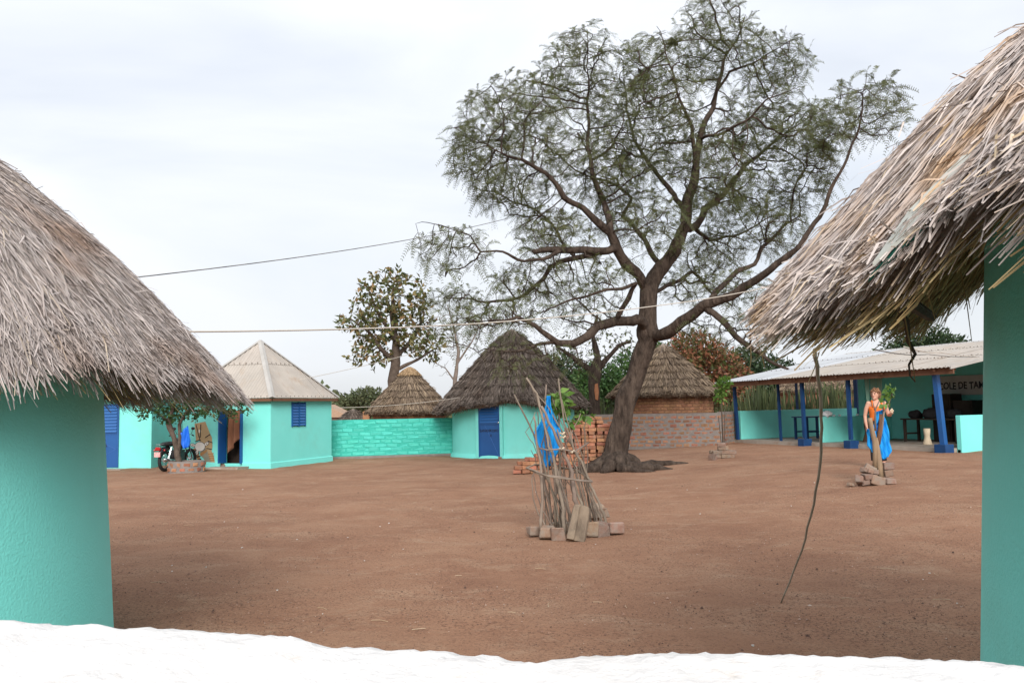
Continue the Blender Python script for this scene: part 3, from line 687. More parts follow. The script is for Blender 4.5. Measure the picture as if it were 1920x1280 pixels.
def drape(name, m, parent, a, b_, drop, folds=6, amp=.04, nx=22, nz=12, taper=0.0, label=None, org=None, hem=0.0, nrm=None):
    """cloth hanging from the line a-b, with folds growing downwards; drop(t) is its length at t"""
    u = b_ - a; n = nrm if nrm is not None else V3(u.y, -u.x, 0).normalized(); vs = []; fs = []
    for j in range(nz + 1):
        q = j / nz
        for i in range(nx + 1):
            t = i / nx; L = drop(t) * q
            w = amp * (0.3 + q) * math.sin(t * folds * 2 * PI + 1.1 * q + .6 * math.sin(q * 4))
            vs.append(a + u * (t + taper * q * (0.5 - t)) + n * w + V3(0, 0, -L + hem * math.sin(t * 11) * q))
    for j in range(nz):
        for i in range(nx): fs.append((j * (nx + 1) + i, j * (nx + 1) + i + 1, (j + 1) * (nx + 1) + i + 1, (j + 1) * (nx + 1) + i))
    mb = MB(); mb.add(vs, fs); o = mb.build(name, m, parent, org, smooth=True)
    sol = o.modifiers.new('thick', 'SOLIDIFY'); sol.thickness = .006; return o
drape('curtain', M['curtain'], tin_hut, P_l + uL * (d0 + .16) - nL * .02 + V3(0, 0, 1.7), P_l + uL * (d1 - .12) - nL * .02 + V3(0, 0, 1.7), lambda t: 1.3 - .55 * t, 2, .05)
# mural of a drummer: flat paint shapes on the left face
def mural_pt(zx, zy):
    px, py = 280 + zx / 8.0, 740 + zy / 8.0
    d = ray(px, py); o = Vector((0, 0, CAM_H)); k = (P_l - o).dot(nL) / d.dot(nL); return o + d * k
def paint(poly, m, k, name='mural_patch'):
    b = MB(); b.prism([mural_pt(*p) + nL * .0015 for p in poly], nL * (.002 + .0025 * k)); return b.build(name, m, tin_hut)
def ell(cx, cy, rx, ry, a=0, n=16):
    return [(cx + rx * math.cos(t) * math.cos(a) - ry * math.sin(t) * math.sin(a), cy + rx * math.cos(t) * math.sin(a) + ry * math.sin(t) * math.cos(a)) for t in [2 * PI * i / n for i in range(n)]]
paint([(680, 430), (840, 400), (880, 500), (915, 590), (940, 640), (948, 780), (935, 840), (970, 930), (990, 1040), (900, 1040), (860, 1000), (860, 860), (800, 790), (760, 690), (700, 690), (690, 560)], M['ochre'], 0, 'mural')
paint([(660, 800), (720, 800), (745, 900), (800, 1030), (745, 1032), (700, 920)], M['ochre2'], 1)
paint([(760, 860), (850, 800), (875, 850), (930, 1000), (915, 1042), (850, 1045), (820, 960), (790, 930)], M['mgrey'], 1)
paint([(755, 880), (860, 815), (868, 850), (775, 922)], M['ochre2'], 2)
for k in range(5): paint([(880 + k * 10, 880 + k * 32), (965 + k * 4, 870 + k * 32), (968 + k * 4, 886 + k * 32), (884 + k * 10, 898 + k * 32)], M['ochre2'], 2)
for k in range(4): paint([(672 + k * 20, 830 + k * 44), (735 + k * 14, 822 + k * 44), (740 + k * 14, 838 + k * 44), (680 + k * 20, 850 + k * 44)], M['ink'], 2)
for (p0, p1) in [((705, 450), (745, 620)), ((745, 620), (765, 690)), ((775, 440), (765, 640)), ((915, 590), (840, 640)), ((948, 715), (880, 690)), ((940, 815), (860, 800)), ((690, 700), (770, 672))]:
    b = MB(); b.tube([mural_pt(*p0) + nL * .008, mural_pt(*p1) + nL * .008], .013, 4); b.build('mural_outline', M['ink'], tin_hut)
paint(ell(762, 775, 82, 76), M['ink'], 2.4); paint(ell(762, 775, 75, 69), M['mpale'], 3)
for (cx, cy, a) in [(655, 752, .3), (862, 732, -.6), (716, 865, 1.9)]:
    paint(ell(cx, cy, 40, 27, a), M['ink'], 2.4); paint(ell(cx, cy, 33, 21, a), M['mpale'], 3); paint(ell(cx, cy, 14, 8, a), M['mgrey'], 3.6)
paint(ell(752, 545, 12, 26), M['mpale'], 1)
def pyramid_roof(parent, c, half, ze, za, ax, ay, m, ridge=True):
    cs = [c + ax * half + ay * half, c - ax * half + ay * half, c - ax * half - ay * half, c + ax * half - ay * half]
    cs = [V3(p.x, p.y, ze) for p in cs]; ap = V3(c.x, c.y, za)
    for k in range(4):
        A, B = cs[k], cs[(k + 1) % 4]; U = (B - A); W = U.length; U.normalize(); mid = (A + B) / 2; Vd = ap - mid; H = Vd.length; Vd.normalize()
        if U.cross(Vd).z < 0:
            A, B = B, A; U = -U
        corrugated(parent, A, U, Vd, W, lambda u: max(0, H * (1 - abs(u - W / 2) / (W / 2))), [(0, H * .62), (H * .57, H)], .82, m)
        b = MB(); b.prism([A + V3(0, 0, -.02), B + V3(0, 0, -.02), B + V3(0, 0, -.1), A + V3(0, 0, -.1)], -Vd.cross(U).cross(U).normalized() * .0 + (V3(c.x, c.y, ze) - mid).normalized() * .05); b.build('fascia', M['timber'], parent)
        b = MB(); d = (ap - cs[k]); sd_ = d.cross(V3(0, 0, 1)).normalized(); n2 = sd_.cross(d).normalized()
        b.prism([cs[k] + sd_ * .09 + n2 * .0, cs[k] + n2 * .05, cs[k] - sd_ * .09, cs[k] + n2 * .03], d); b.build('ridge_cap', M['tin_cap'], parent)
axt = uR; ayt = V3(-uR.y, uR.x, 0)
roof = bpy.data.objects.new('roof', None); link(roof, tin_hut)
half = LR / 2 + .17
pyramid_roof(roof, TC, half, 2.07, 3.95, axt, ayt, M['tin'])

# hut with the blue door, mostly behind the near roof
DC = gp(283, 876)
door_hut = thing('square_hut', DC + V3(-1.8, 1.6, 0), 'turquoise hut with blue louvred door behind the near thatched eave', 'hut')
a0, a1, a2, a3 = DC + V3(-3.6, -.15, 0), DC, DC + V3(.05, 3.2, 0), DC + V3(-3.6, 3.2, 0)
wall_panel(door_hut, a0, a1, -.05, 2.3, .18, M['turq']); wall_panel(door_hut, a1, a2, -.05, 2.3, .18, M['turq']); wall_panel(door_hut, a2, a3, -.05, 2.3, .18, M['turq']); wall_panel(door_hut, a3, a0, -.05, 2.3, .18, M['turq'])
uD = (a1 - a0).normalized(); nD = V3(uD.y, -uD.x, 0)
dw = .80; dr = u_on(a0, uD, 222)
metal_door(door_hut, a0 + uD * (dr - dw / 2) + V3(0, 0, .03), uD, nD, dw, 1.95, [('FFA', .14, -.04, .66)], False, [(-.3, .86, .32, .56), (.32, .56, -.3, .22)])
b = MB(); b.box(a0 + uD * (dr - .5) + nD * .35 + V3(0, 0, -.02), (1.6, .6, .06), Matrix((uD, nD, V3(0, 0, 1))).transposed(), .02); b.build('doorstep', M['concrete'], door_hut)
roof = bpy.data.objects.new('roof', None); link(roof, door_hut)
pyramid_roof(roof, (a0 + a1 + a2 + a3) / 4, 2.0, 2.25, 3.6, V3(1, 0, 0), V3(0, 1, 0), M['tin'])

# ------------------------------------------------------------------ block and brick walls
def masonry(name, label, cat, a, b_, z0, h, thick, bl, bh, joint, meshes, mj, name_brick='brick', cap=None, proud=0.006, foot=None):
    """wall of separate bricks along a-b with a mortar core; bricks stand proud of the joints"""
    t = thing(name, (a + b_) / 2 + V3(0, 0, z0), label, cat)
    u = b_ - a; L = u.length; u.normalize(); n = V3(u.y, -u.x, 0); R = Matrix((u, n, V3(0, 0, 1))).transposed()
    core = MB(); core.prism([a + V3(0, 0, z0 - .05), b_ + V3(0, 0, z0 - .05), b_ - n * thick + V3(0, 0, z0 - .05), a - n * thick + V3(0, 0, z0 - .05)], (0, 0, h + .05 + (cap or 0))); core.build('mortar_core', mj, t)
    nr = max(1, int(h / (bh + joint)))
    for r in range(nr):
        x = -(bl + joint) * (.5 if r % 2 else 0) + random.uniform(-.03, .03)
        while x < L - .06:
            l0, l1 = max(x, .01), min(x + bl * random.uniform(.88, 1.06), L - .01)
            if l1 - l0 > .06:
                sc = (l1 - l0) / bl
                o = place(name_brick, random.choice(meshes), a + u * (l0 + l1) / 2 - n * (.05 - proud * random.uniform(.3, 1.6)) + V3(0, 0, z0 + joint + r * (bh + joint) + bh / 2 + random.uniform(-.005, .005)), R @ Matrix.Rotation(random.gauss(0, .012), 3, 'Y'), t)
                o.scale = (sc, 1, random.uniform(.88, 1.04))
            x += bl + joint
    return t
blk = brick_variants('block', (.36, .10, .115), M['turq_block'], 6, .012)
ws, we = gp(612, 858), gp(858, 853)
ws = V3(-6.35, 28.9, 0); we = V3(-1.95, 29.6, 0)
masonry('block_wall', 'low turquoise painted block wall between tin roofed hut and thatched hut', 'wall', ws, we, .06, 1.24, .15, .36, .115, .022, blk, M['turq_joint'], 'block', .02)
bf = MB(); bf.box((ws + we) / 2 + V3(0, -.02, .0), ((we - ws).length, .14, .12), rotz(math.atan2((we - ws).y, (we - ws).x)), .02); o = bf.build('wall_footing', M['mortar'], bpy.data.objects['block_wall'])
brk = brick_variants('brick', (.22, .10, .095), M['wallbrick'], 6, .012)
brm = brick_variants('brick', (.22, .10, .095), M['mudbrick'], 5, .012)
wa = V3(2.0, 29.6, 0); wb = at(1354, 831, 28.6); wb.z = 0; wcn = at(1398, 826, 30.2); wcn.z = 0
zb = float(T(5.5, 28.8))
masonry('brick_wall', 'low unpainted brick wall with grey mortar behind the big tree trunk', 'wall', wa, wb, zb - .02, 1.16, .16, .22, .095, .042, brk, M['mortar'], 'brick', .03)
masonry('brick_wall', 'short receding brick wall ending at the pavilion corner post', 'wall', wb + V3(.02, .0, 0), wcn, zb, 1.17, .16, .22, .095, .042, brk, M['mortar'], 'brick', .03)

# ------------------------------------------------------------------ thatched hut with the blue door, and the huts behind the walls
HC = V3(0.0, 29.5, 0)
mid = thing('round_hut', HC, 'round turquoise hut with dark layered thatch and lettered blue door', 'hut', 'thatched huts round the yard')
round_wall('wall', mid, HC, 2.16, -.05, 2.0, .01, M['turq'], 64, skirt=.07)
def sm_mid(p):
    d = np.degrees(p) % 360
    return np.interp(d, [0, 150, 200, 225, 245, 262, 285, 330, 360], [1.0, 1.02, 1.06, 1.03, .985, .95, .97, 1.02, 1.0]) + .012 * np.sin(p * 9)
thatch(mid, HC, 2.62, 1.72, 4.5, 1.12, 26000, .5, .022, M['thatch_grey'], sm_mid, jit=.12, fringe=.05, thick=.22, lift=.09, rows=10, strays=.01)
ang = rad(270 - 21.5); nM = V3(math.cos(ang), math.sin(ang), 0); uM = V3(-nM.y, nM.x, 0)
metal_door(mid, HC + nM * 2.17 + V3(0, 0, .04), uM, nM, .76, 2.02, [('SANANKORO', .125, -.0, .86), ('1E', .10, .05, .70)], True, [(-.16, 1.05, .33, .05)])
b = MB()
for s in (-1, 1): b.box(HC + nM * 2.12 + uM * s * .43 + V3(0, 0, 1.05), (.1, .2, 2.1), Matrix((uM, nM, V3(0, 0, 1))).transposed())
b.build('door_reveal', M['turq'], mid)

def far_hut(px, d, Rr, ze, za, n, m, label, rows, cap=False, bricks=False, wallm=None, z0=0.0, ex=1.1):
    c = at(px, 760, d); c.z = z0
    t = thing('round_hut', c, label, 'hut', 'thatched huts behind the walls')
    thatch(t, c, Rr, ze, za, ex, n, .5, .026, m, None, jit=.12, fringe=.05, thick=.2, lift=.08, rows=rows, strays=.012)
    Rw = Rr * .84
    round_wall('wall', t, c, Rw, -.05, ze + .05, 0, wallm or M['mud'], 48)
    if bricks:
        bh, bl = .095, .2; nb = int(2 * PI * Rw / (bl + .04))
        for r in range(int((ze + .05) / (bh + .035))):
            z = z0 + .03 + r * (bh + .035)
            if z < ze - .75: continue
            for k in range(nb):
                a = 2 * PI * (k + .5 * (r % 2)) / nb
                if math.sin(a) > .25: continue
                o = place('brick', random.choice(brm), c + V3(math.cos(a) * (Rw - .035), math.sin(a) * (Rw - .035), z), rotz(a + PI / 2), t)
    if cap:
        f = surf_fn(c, Rr, ze, za, ex); k = 2500; ph = RNG.random(k) * 2 * PI; s0 = .01 + .12 * RNG.random(k); s1 = s0 + .10 + .05 * RNG.random(k)
        Vv, Fq = strands(f, s0, ph, s1, ph + RNG.normal(0, .1, k), np.full(k, .05), .07 + .05 * RNG.random(k), np.full(k, .025), np.zeros(k)); npmesh('roof_cap', Vv, Fq, M['thatch_top'], t)['kind'] = 'stuff'
    return t
far_hut(768, 36.0, 1.85, 1.50, 3.45, 12000, M['thatch_brown'], 'brown thatched hut with pale cap behind the turquoise block wall', 7, cap=True, bricks=True)
far_hut(1247, 36.0, 2.42, 1.85, 4.15, 15000, M['thatch_brown'], 'brown thatched brick hut seen past the big tree trunk', 8, bricks=True, z0=.2)
far_hut(662, 46.0, .95, .95, 1.75, 3000, M['thatch_grey'], 'small grey thatched granary left of the pale capped hut', 5, wallm=M['mud'])
far_hut(1516, 44.0, 1.7, 1.9, 3.4, 5000, M['thatch_brown'], 'thatched roof seen between pavilion posts behind the cactus hedge', 6, z0=.3)
far_hut(1598, 46.0, 1.6, 1.9, 3.5, 5000, M['thatch_brown'], 'thatched roof behind the hedge next to the green pavilion pillar', 6, z0=.3)
t = thing('tiled_house', at(628, 790, 52), 'far small house with tan tiled roof beside the tin roofed hut', 'house')
c = at(622, 790, 52); b = MB(); b.box(V3(c.x, c.y, .6), (2.4, 2.4, 1.3)); b.build('wall', M['brick_dusty'], t)
b = MB(); b.prism([V3(c.x - 1.4, c.y - 1.4, 1.2), V3(c.x + 1.4, c.y - 1.4, 1.2), V3(c.x - .1, c.y - 1.4, 2.0)], (0, 2.8, 0)); b.build('roof', M['tile'], t)
c = at(687, 780, 44); b = MB(); b.box(V3(c.x, c.y, .75), (.34, .34, 1.6), None, .01); tag(b.build('brick_pillar', M['brick'], None, (c.x, c.y, 0)), 'square brick pillar beside the small grey granary', 'pillar')

# ------------------------------------------------------------------ open pavilion (drum school)
PC = V3(11.4, 21.9, 0); PU = V3(-.447, .894, 0).normalized(); PV = V3(.894, .447, 0).normalized()
PZ = 0.22                                                     # yard level in front of it
def PP(u, w, z=0.0): return PC + PU * u + PV * w + V3(0, 0, z)
PR = Matrix((PU, PV, V3(0, 0, 1))).transposed()
pav = thing('open_pavilion', PP(4, 3, PZ), 'open turquoise pavilion with blue posts under a sloping tin roof', 'pavilion')
FZ = PZ + .17
b = MB(); b.prism([PP(-.05, .12, PZ - .2), PP(8.35, .12, PZ - .2), PP(8.35, 6.4, PZ - .2), PP(-.05, 6.4, PZ - .2)], (0, 0, .2 + .17)); b.build('floor_slab', M['concrete'], pav)
def eave_z(u): return 2.50 - .012 * u
def roof_z(u, w): return eave_z(u) + (w + .35) * (1.08 / 6.65)
def post(u, w, s, zb, lean=(0, 0), ped=None, m='blue_shaded', top=None):
    z1 = (top or roof_z(u, w)) - .12
    base = PP(u, w, zb); topp = PP(u, w, z1) + PU * lean[0] + PV * lean[1]
    b = MB(); q = s / 2
    lo = [base + PR @ V3(x, y, 0) for x, y in ((-q, -q), (q, -q), (q, q), (-q, q))]; hi = [topp + PR @ V3(x, y, 0) for x, y in ((-q, -q), (q, -q), (q, q), (-q, q))]
    b.add(lo + hi, [(3, 2, 1, 0), (4, 5, 6, 7), (0, 1, 5, 4), (1, 2, 6, 5), (2, 3, 7, 6), (3, 0, 4, 7)]); p = b.build('post', M[m], pav)
    if ped:
        b = MB(); b.box(PP(u, w, (zb + PZ - .08) / 2 + ped[2] / 2), (ped[0], ped[1], zb - PZ + .08 + ped[2]), PR); b.build('post_base', M['blue_shaded'], p, bevel=.015)
post(0.08, -.03, .135, PZ + .28, (.16, .04), (.34, .34, .0), 'blue')
post(3.1, -.02, .095, FZ + .14, (.02, 0), (.26, .36, -.02))
post(4.9, -.02, .095, FZ + .14, (.03, 0), (.26, .36, -.02))
post(8.15, .15, .095, FZ, (.1, 0)); post(6.3, .35, .07, FZ, (.05, 0)); post(8.2, 3.1, .07, FZ, (.05, 0)); post(8.2, 6.2, .16, FZ)
# low walls
def lowwall(u0, w0, u1, w1, h, th, z0=FZ, name='low_wall', top=True, m='turq'):
    a, c = PP(u0, w0, 0), PP(u1, w1, 0); d = (c - a).normalized(); n = V3(d.y, -d.x, 0)
    b = MB(); b.prism([a + V3(0, 0, z0), c + V3(0, 0, z0), c + n * th + V3(0, 0, z0), a + n * th + V3(0, 0, z0)], (0, 0, h)); return b.build(name, M[m], pav, bevel=.012)
lowwall(8.3, .3, 8.3, 6.3, 1.0, .15)
lowwall(4.65, .35, 4.65, 3.5, .80, .15)
lowwall(-.06, .3, -.06, 6.3, 1.18, .14, PZ - .15)
b = MB(); b.prism([PP(-.16, .3, PZ - .15), PP(-.06, .3, PZ - .15), PP(-.06, 6.3, PZ - .15), PP(-.16, 6.3, PZ - .15)], (0, 0, .28)); b.build('wall_foot', M['turq'], pav)
lowwall(5.6, 4.1, -.0, 4.1, 2.72, .15, FZ, 'back_wall')
lowwall(.0, 2.1, .0, 4.05, 2.45, .12, FZ + .02, 'added_gable_shade_wall')  # added unseen wall that keeps light out of the pavilion interior
b = MB(); b.box(PP(5.75, 3.75, FZ + 1.25), (.28, .3, 2.5), PR); b.build('pillar', M['turq'], pav)
b = MB(); b.box(PP(5.1, 4.0, FZ + 1.05), (.75, .06, 2.1), PR); b.build('doorway_shade', M['dark'], pav)  # dark panel on the back wall, colour stands for shade in the opening
# timber under the roof
for w in (.02, 2.2, 4.4, 6.2):
    b = MB(); z0, z1 = roof_z(0, w) - .13, roof_z(8.3, w) - .13
    b.prism([PP(-.3, w, z0), PP(8.5, w, z1), PP(8.5, w + .07, z1), PP(-.3, w + .07, z0)], (0, 0, .11)); b.build('beam', M['timber'], pav)
for k in range(6):
    u = .05 + k * 1.64
    b = MB(); b.tube([PP(u, -.3, roof_z(u, -.3) - .06), PP(u, 6.3, roof_z(u, 6.3) - .06)], .045, 6); b.build('rafter', M['timber'], pav)
roof = bpy.data.objects.new('roof', None); link(roof, pav)
RA = PP(-.45, -.35, eave_z(-.45)); RB = PP(8.75, -.35, eave_z(8.75)); RT = PP(-.45, 6.4, eave_z(-.45) + 1.10)
RU = (RB - RA); RW = RU.length; RU.normalize(); RV = (RT - RA); RL = RV.length; RV.normalize()
corrugated(roof, RB, -RU, (PP(8.75, 6.4, eave_z(8.75) + 1.10) - RB).normalized(), RW, lambda u: RL, [(0, 2.6), (2.45, 5.0), (4.85, RL)], .88, M['tin'], wl=.12, amp=.013, split=lambda u: M['tin_new'] if u < 2.7 else M['tin'])
b = MB(); b.prism([RA + PV * .12 + V3(0, 0, -.005), RB + PV * .12 + V3(0, 0, -.005), RB + PV * .12 + V3(0, 0, -.17), RA + PV * .12 + V3(0, 0, -.17)], PV * .05); b.build('eave_board', M['timber'], roof)
b = MB(); b.prism([RT + RV * .06 + V3(0, 0, .05), RT - RV * .22 + V3(0, 0, .035), RT - RV * .22 + V3(0, 0, .02), RT + RV * .06 + V3(0, 0, .02)], RU * RW); b.build('ridge_flashing', M['tin_cap'], roof)
b = MB(); b.prism([RA + V3(0, 0, .02), RA + V3(0, 0, -.05), RT + V3(0, 0, -.05), RT + V3(0, 0, .02)], -RU * .03); b.build('verge_board', M['tin_cap'], roof)
# sign board on the back wall
sc_ = PP(.62, 4.08 - .18, 0); sgn = thing('sign_board', PP(2.0, 3.9, 2.0), 'pale board lettered in black hanging inside the pavilion', 'sign')
b = MB(); b.box(PP(2.05, 3.90, 2.10), (2.3, .03, .60), PR); b.build('board', M['sign'], sgn)
text_mesh('lettering', 'ECOLE DE TAM', .30, M['ink'], PP(2.30, 3.88, 2.08), -PU, V3(0, 0, 1), sgn, depth=.003, jit=.04, condense=.80, bold=.02)
# things in the pavilion
drape_o = drape('blue_tarpaulin', M['tarp'], None, PP(-.5, 1.35, 2.62), PP(-.5, 2.1, 2.72), lambda t: 1.25 + .1 * t, 2, .04, org=PP(-.5, 1.7, 1.3))
tag(drape_o, 'strip of blue tarpaulin hanging from the pavilion verge', 'tarpaulin')
t = thing('hanging_board', PP(3.0, -.3, 1.8), 'faded green plank panel hanging below the pavilion eave', 'panel')
ga, gb = at(1619, 698, 24.3), at(1653, 695, 24.0)
for k in range(3):
    q0, q1 = ga.lerp(gb, k / 3 + .01), ga.lerp(gb, (k + 1) / 3 - .01); b = MB()
    b.prism([q0, q1, q1.lerp(q0, .25 if k == 0 else 0) + V3(0, 0, -.95), q0 + (q1 - q0) * (.3 if k == 0 else 0) + V3(0, 0, -.95)], (.01, .03, 0)); b.build('plank', M['green_board'], t)
def table(name, u, w, h, lu, lw, label, m='blue_shaded', mt=None):
    t = thing(name, PP(u, w, FZ), label, 'table')
    b = MB(); b.box(PP(u, w, FZ + h - .02), (lu, lw, .04), PR); b.build('table_top', M[mt or m], t, bevel=.006)
    for su in (-1, 1):
        for sw in (-1, 1):
            b = MB(); b.box(PP(u + su * (lu / 2 - .09), w + sw * (lw / 2 - .09), FZ + (h - .042) / 2), (.07, .07, h - .042), PR); b.build('leg', M[m], t)
    for su in (-1, 1):
        b = MB(); b.box(PP(u + su * (lu / 2 - .09), w, FZ + .26), (.05, lw - .26, .05), PR); b.build('stretcher', M[m], t)
    return t
table('table', 6.6, 2.1, .78, .7, 1.2, 'blue wooden table by the low wall at the far pavilion end')
table('table', 2.2, 2.6, .72, 1.9, .8, 'long dark table in the shade of the pavilion', 'dark', 'dark')
def goblet_drum(u, w, h, label, m, s=1.0):
    t = thing('goblet_drum', PP(u, w, FZ), label, 'drum', 'drums in the pavilion')
    b = MB(); b.lathe(PP(u, w, FZ), [(.001, 0), (.22 * s, 0), (.20 * s, .06 * h), (.13 * s, .4 * h), (.12 * s, .55 * h), (.14 * s, .7 * h), (.15 * s, .98 * h), (.001, .98 * h)], 20); b.build('drum_body', m, t, smooth=True)
    b = MB(); b.lathe(PP(u, w, FZ), [(.152 * s, .95 * h), (.156 * s, .985 * h), (.145 * s, h), (.001, h)], 20); b.build('drum_skin', M['hide'], t, smooth=True)
goblet_drum(3.9, 1.7, .62, 'brown goblet shaped drum standing before the turquoise counter', M['drum'], 1.0)
goblet_drum(1.6, 1.35, .46, 'pale drum on the floor between the dark tables', M['hide'], .62)
for k, (u, w, h, lab) in enumerate([(2.4, 3.4, .9, 'dark cabinet below the lettered board'), (1.7, 3.4, .7, 'dark wicker crate beside the dark cabinet')]):
    t = thing('cabinet', PP(u, w, FZ), lab, 'cabinet')
    b = MB(); b.box(PP(u, w, FZ + (h + .55) / 2), (.62, .55, h + .55), PR); b.build('cabinet_body', M['dark'], t, bevel=.01)
    b = MB(); b.box(PP(u, w - .29, FZ + (h + .55) / 2), (.52, .02, h + .40), PR); b.build('cabinet_door', M['dark'], t)
# heaps on the table, cups and bags on the counter
for k, (u, w, r, lab) in enumerate([(2.9, 2.6, .16, 'black bag at the far end of the long dark table'), (2.3, 2.55, .2, 'black bag in the middle of the long dark table'), (1.6, 2.6, .18, 'black bag at the near end of the long dark table')]):
    b = MB(); b.ball((0, 0, 0), (r * 1.4, r, r), 10, 7); b.v = [(x + .02 * math.sin(y * 40 + k), y, max(z, -r * .6) + .03 * math.sin(x * 30)) for x, y, z in b.v]
    b.v = [tuple(PP(u, w, FZ + .72 + r * .6) + V3(*p)) for p in b.v]; tag(b.build('bag', M['darkcloth'], None, PP(u, w, FZ + .72), smooth=True), lab, 'bag', 'bags on the dark table')
b = MB(); b.ball((0, 0, 0), (.16, .12, .10), 12, 8); b.v = [tuple(PP(4.57, .62, FZ + .87) + V3(x + .03 * math.sin(z * 50), y + .03 * math.sin(x * 37), max(z, -.065) + .04 * math.sin(x * 31 + y * 20))) for x, y, z in b.v]
tag(b.build('plastic_bag', M['white_bag'], None, PP(4.57, .62, FZ + .8), smooth=True), 'crumpled white plastic bag on the turquoise counter', 'bag')
cups = ['nearest the white plastic bag', 'second from the white plastic bag', 'third from the white plastic bag', 'in front of the blue post', 'just past the blue post', 'farthest along the counter']
for k, w in enumerate((.95, 1.2, 1.65, 2.0, 2.55, 2.95)):
    b = MB(); b.lathe(PP(4.58, w, FZ + .802), [(.001, 0), (.035, 0), (.045, .06), (.04, .06), (.03, .008), (.001, .008)], 10); tag(b.build('cup', M['white_bag'], None, PP(4.58, w, FZ + .8)), 'small pale cup on the turquoise counter, ' + cups[k], 'cup', 'cups on the counter')

# ------------------------------------------------------------------ trees: limbs drawn by hand, twigs grown towards points spread through the crown
def grow(nodes, par, att, step=.2, di=1.2, dk=.35, iters=70, jitter=.15, up=0.0):
    P = [np.array(p, float) for p in nodes]; par = list(par)
    att = np.array(att, float); N = len(att)
    best = np.full(N, 1e9); bi = np.zeros(N, int); alive = np.ones(N, bool); start = 0
    for it in range(iters):
        new = np.array(P[start:])
        if len(new):
            for c0 in range(0, len(new), 400):
                ch = new[c0:c0 + 400]; D = np.linalg.norm(att[:, None, :] - ch[None], axis=2); k = D.argmin(1); dm = D[np.arange(N), k]; up_ = dm < best
                best[up_] = dm[up_]; bi[up_] = start + c0 + k[up_]
        alive &= best > dk
        start = len(P); use = alive & (best < di)
        if not use.any(): break
        ids = np.unique(bi[use]); dirs = att[use] - np.array(P)[bi[use]]; dirs /= np.linalg.norm(dirs, axis=1, keepdims=True) + 1e-9
        acc = np.zeros((len(P), 3)); np.add.at(acc, bi[use], dirs)
        for i in ids:
            d = acc[i]; d = d / (np.linalg.norm(d) + 1e-9) + RNG.normal(0, jitter, 3) + np.array([0, 0, up]); d /= np.linalg.norm(d) + 1e-9
            P.append(P[i] + d * step); par.append(int(i))
    return np.array(P), np.array(par)
def limb_nodes(limbs, step, kink=0.0):
    """limbs: list of (points with radius, parent limb or None); returns nodes, parents, minimal radius"""
    nodes, par, rr = [], [], []
    for pts in limbs:
        p0 = np.array(pts[0][0]); prev = -1
        if nodes:
            d = np.linalg.norm(np.array(nodes) - p0, axis=1); prev = int(d.argmin())
        first = True; acc = 0.0; ph = RNG.random(6) * 6.28
        for (a, ra), (b_, rb) in zip(pts[:-1], pts[1:]):
            a, b_ = np.array(a), np.array(b_); n = max(1, int(np.linalg.norm(b_ - a) / step))
            for k in range(0 if first else 1, n + 1):
                t = k / n; q = a + (b_ - a) * t; acc += step
                if not (first and prev >= 0): q = q + kink * min(1, acc / .5) * np.array([math.sin(acc * 2.9 + ph[0]) + .6 * math.sin(acc * 6.3 + ph[1]), math.sin(acc * 2.5 + ph[2]), math.sin(acc * 3.3 + ph[3]) + .6 * math.sin(acc * 7.1 + ph[4])])
                if first and prev >= 0 and np.linalg.norm(q - nodes[prev]) < 1e-4: first = False; continue
                nodes.append(q + RNG.normal(0, .006, 3)); par.append(prev); rr.append(ra + (rb - ra) * t); prev = len(nodes) - 1; first = False
    return nodes, par, rr
def tree_radii(P, par, rmin, tip, ex=2.4):
    n = len(P); acc = np.zeros(n); kids = np.zeros(n, int)
    for i in range(n):
        if par[i] >= 0: kids[par[i]] += 1
    for i in range(n - 1, -1, -1):
        if kids[i] == 0: acc[i] = tip ** ex
        if par[i] >= 0: acc[par[i]] += acc[i]
    r = acc ** (1 / ex)
    rm_ = np.array(rmin); r[:len(rmin)] = np.maximum(rm_, np.minimum(r[:len(rmin)], rm_ * 1.02))
    r = r * (1 + RNG.normal(0, .05, n) * (r > .03))
    for i in range(n):
        if par[i] >= 0 and i >= len(rmin): r[i] = min(r[i], r[par[i]] * .95)
    return r, kids
def branch_mesh(P, par, r, kids, wob=0.0, fixed=0):
    ch = [[] for _ in P]
    for i, p in enumerate(par):
        if p >= 0: ch[p].append(i)
    b = MB(); roots = [i for i, p in enumerate(par) if p < 0]
    stack = [(i, None) for i in roots]
    while stack:
        i, frm = stack.pop(); chain = [] if frm is None else [frm]
        rr = [] if frm is None else [r[i]]
        while True:
            chain.append(i); rr.append(r[i])
            if not ch[i]: break
            m = max(ch[i], key=lambda k: r[k])
            stack += [(k, i) for k in ch[i] if k != m]; i = m
        if len(chain) < 2: continue
        big = max(rr); n = 14 if big > .18 else 8 if big > .07 else 5 if big > .025 else 4 if big > .012 else 3
        b.tube([P[k] for k in chain], rr, n, cap=big > .03)
    return b
def raw_build(b, name, m, parent, smooth=True):
    og = ORG[parent.name]; me = bpy.data.meshes.new(name); me.from_pydata([tuple(Vector(p) - og) for p in b.v], [], b.f); me.materials.append(m)
    if smooth: me.polygons.foreach_set('use_smooth', np.ones(len(me.polygons), dtype=bool))
    return link(bpy.data.objects.new(name, me), parent)
def unit(v): return v / (np.linalg.norm(v, axis=-1, keepdims=True) + 1e-9)
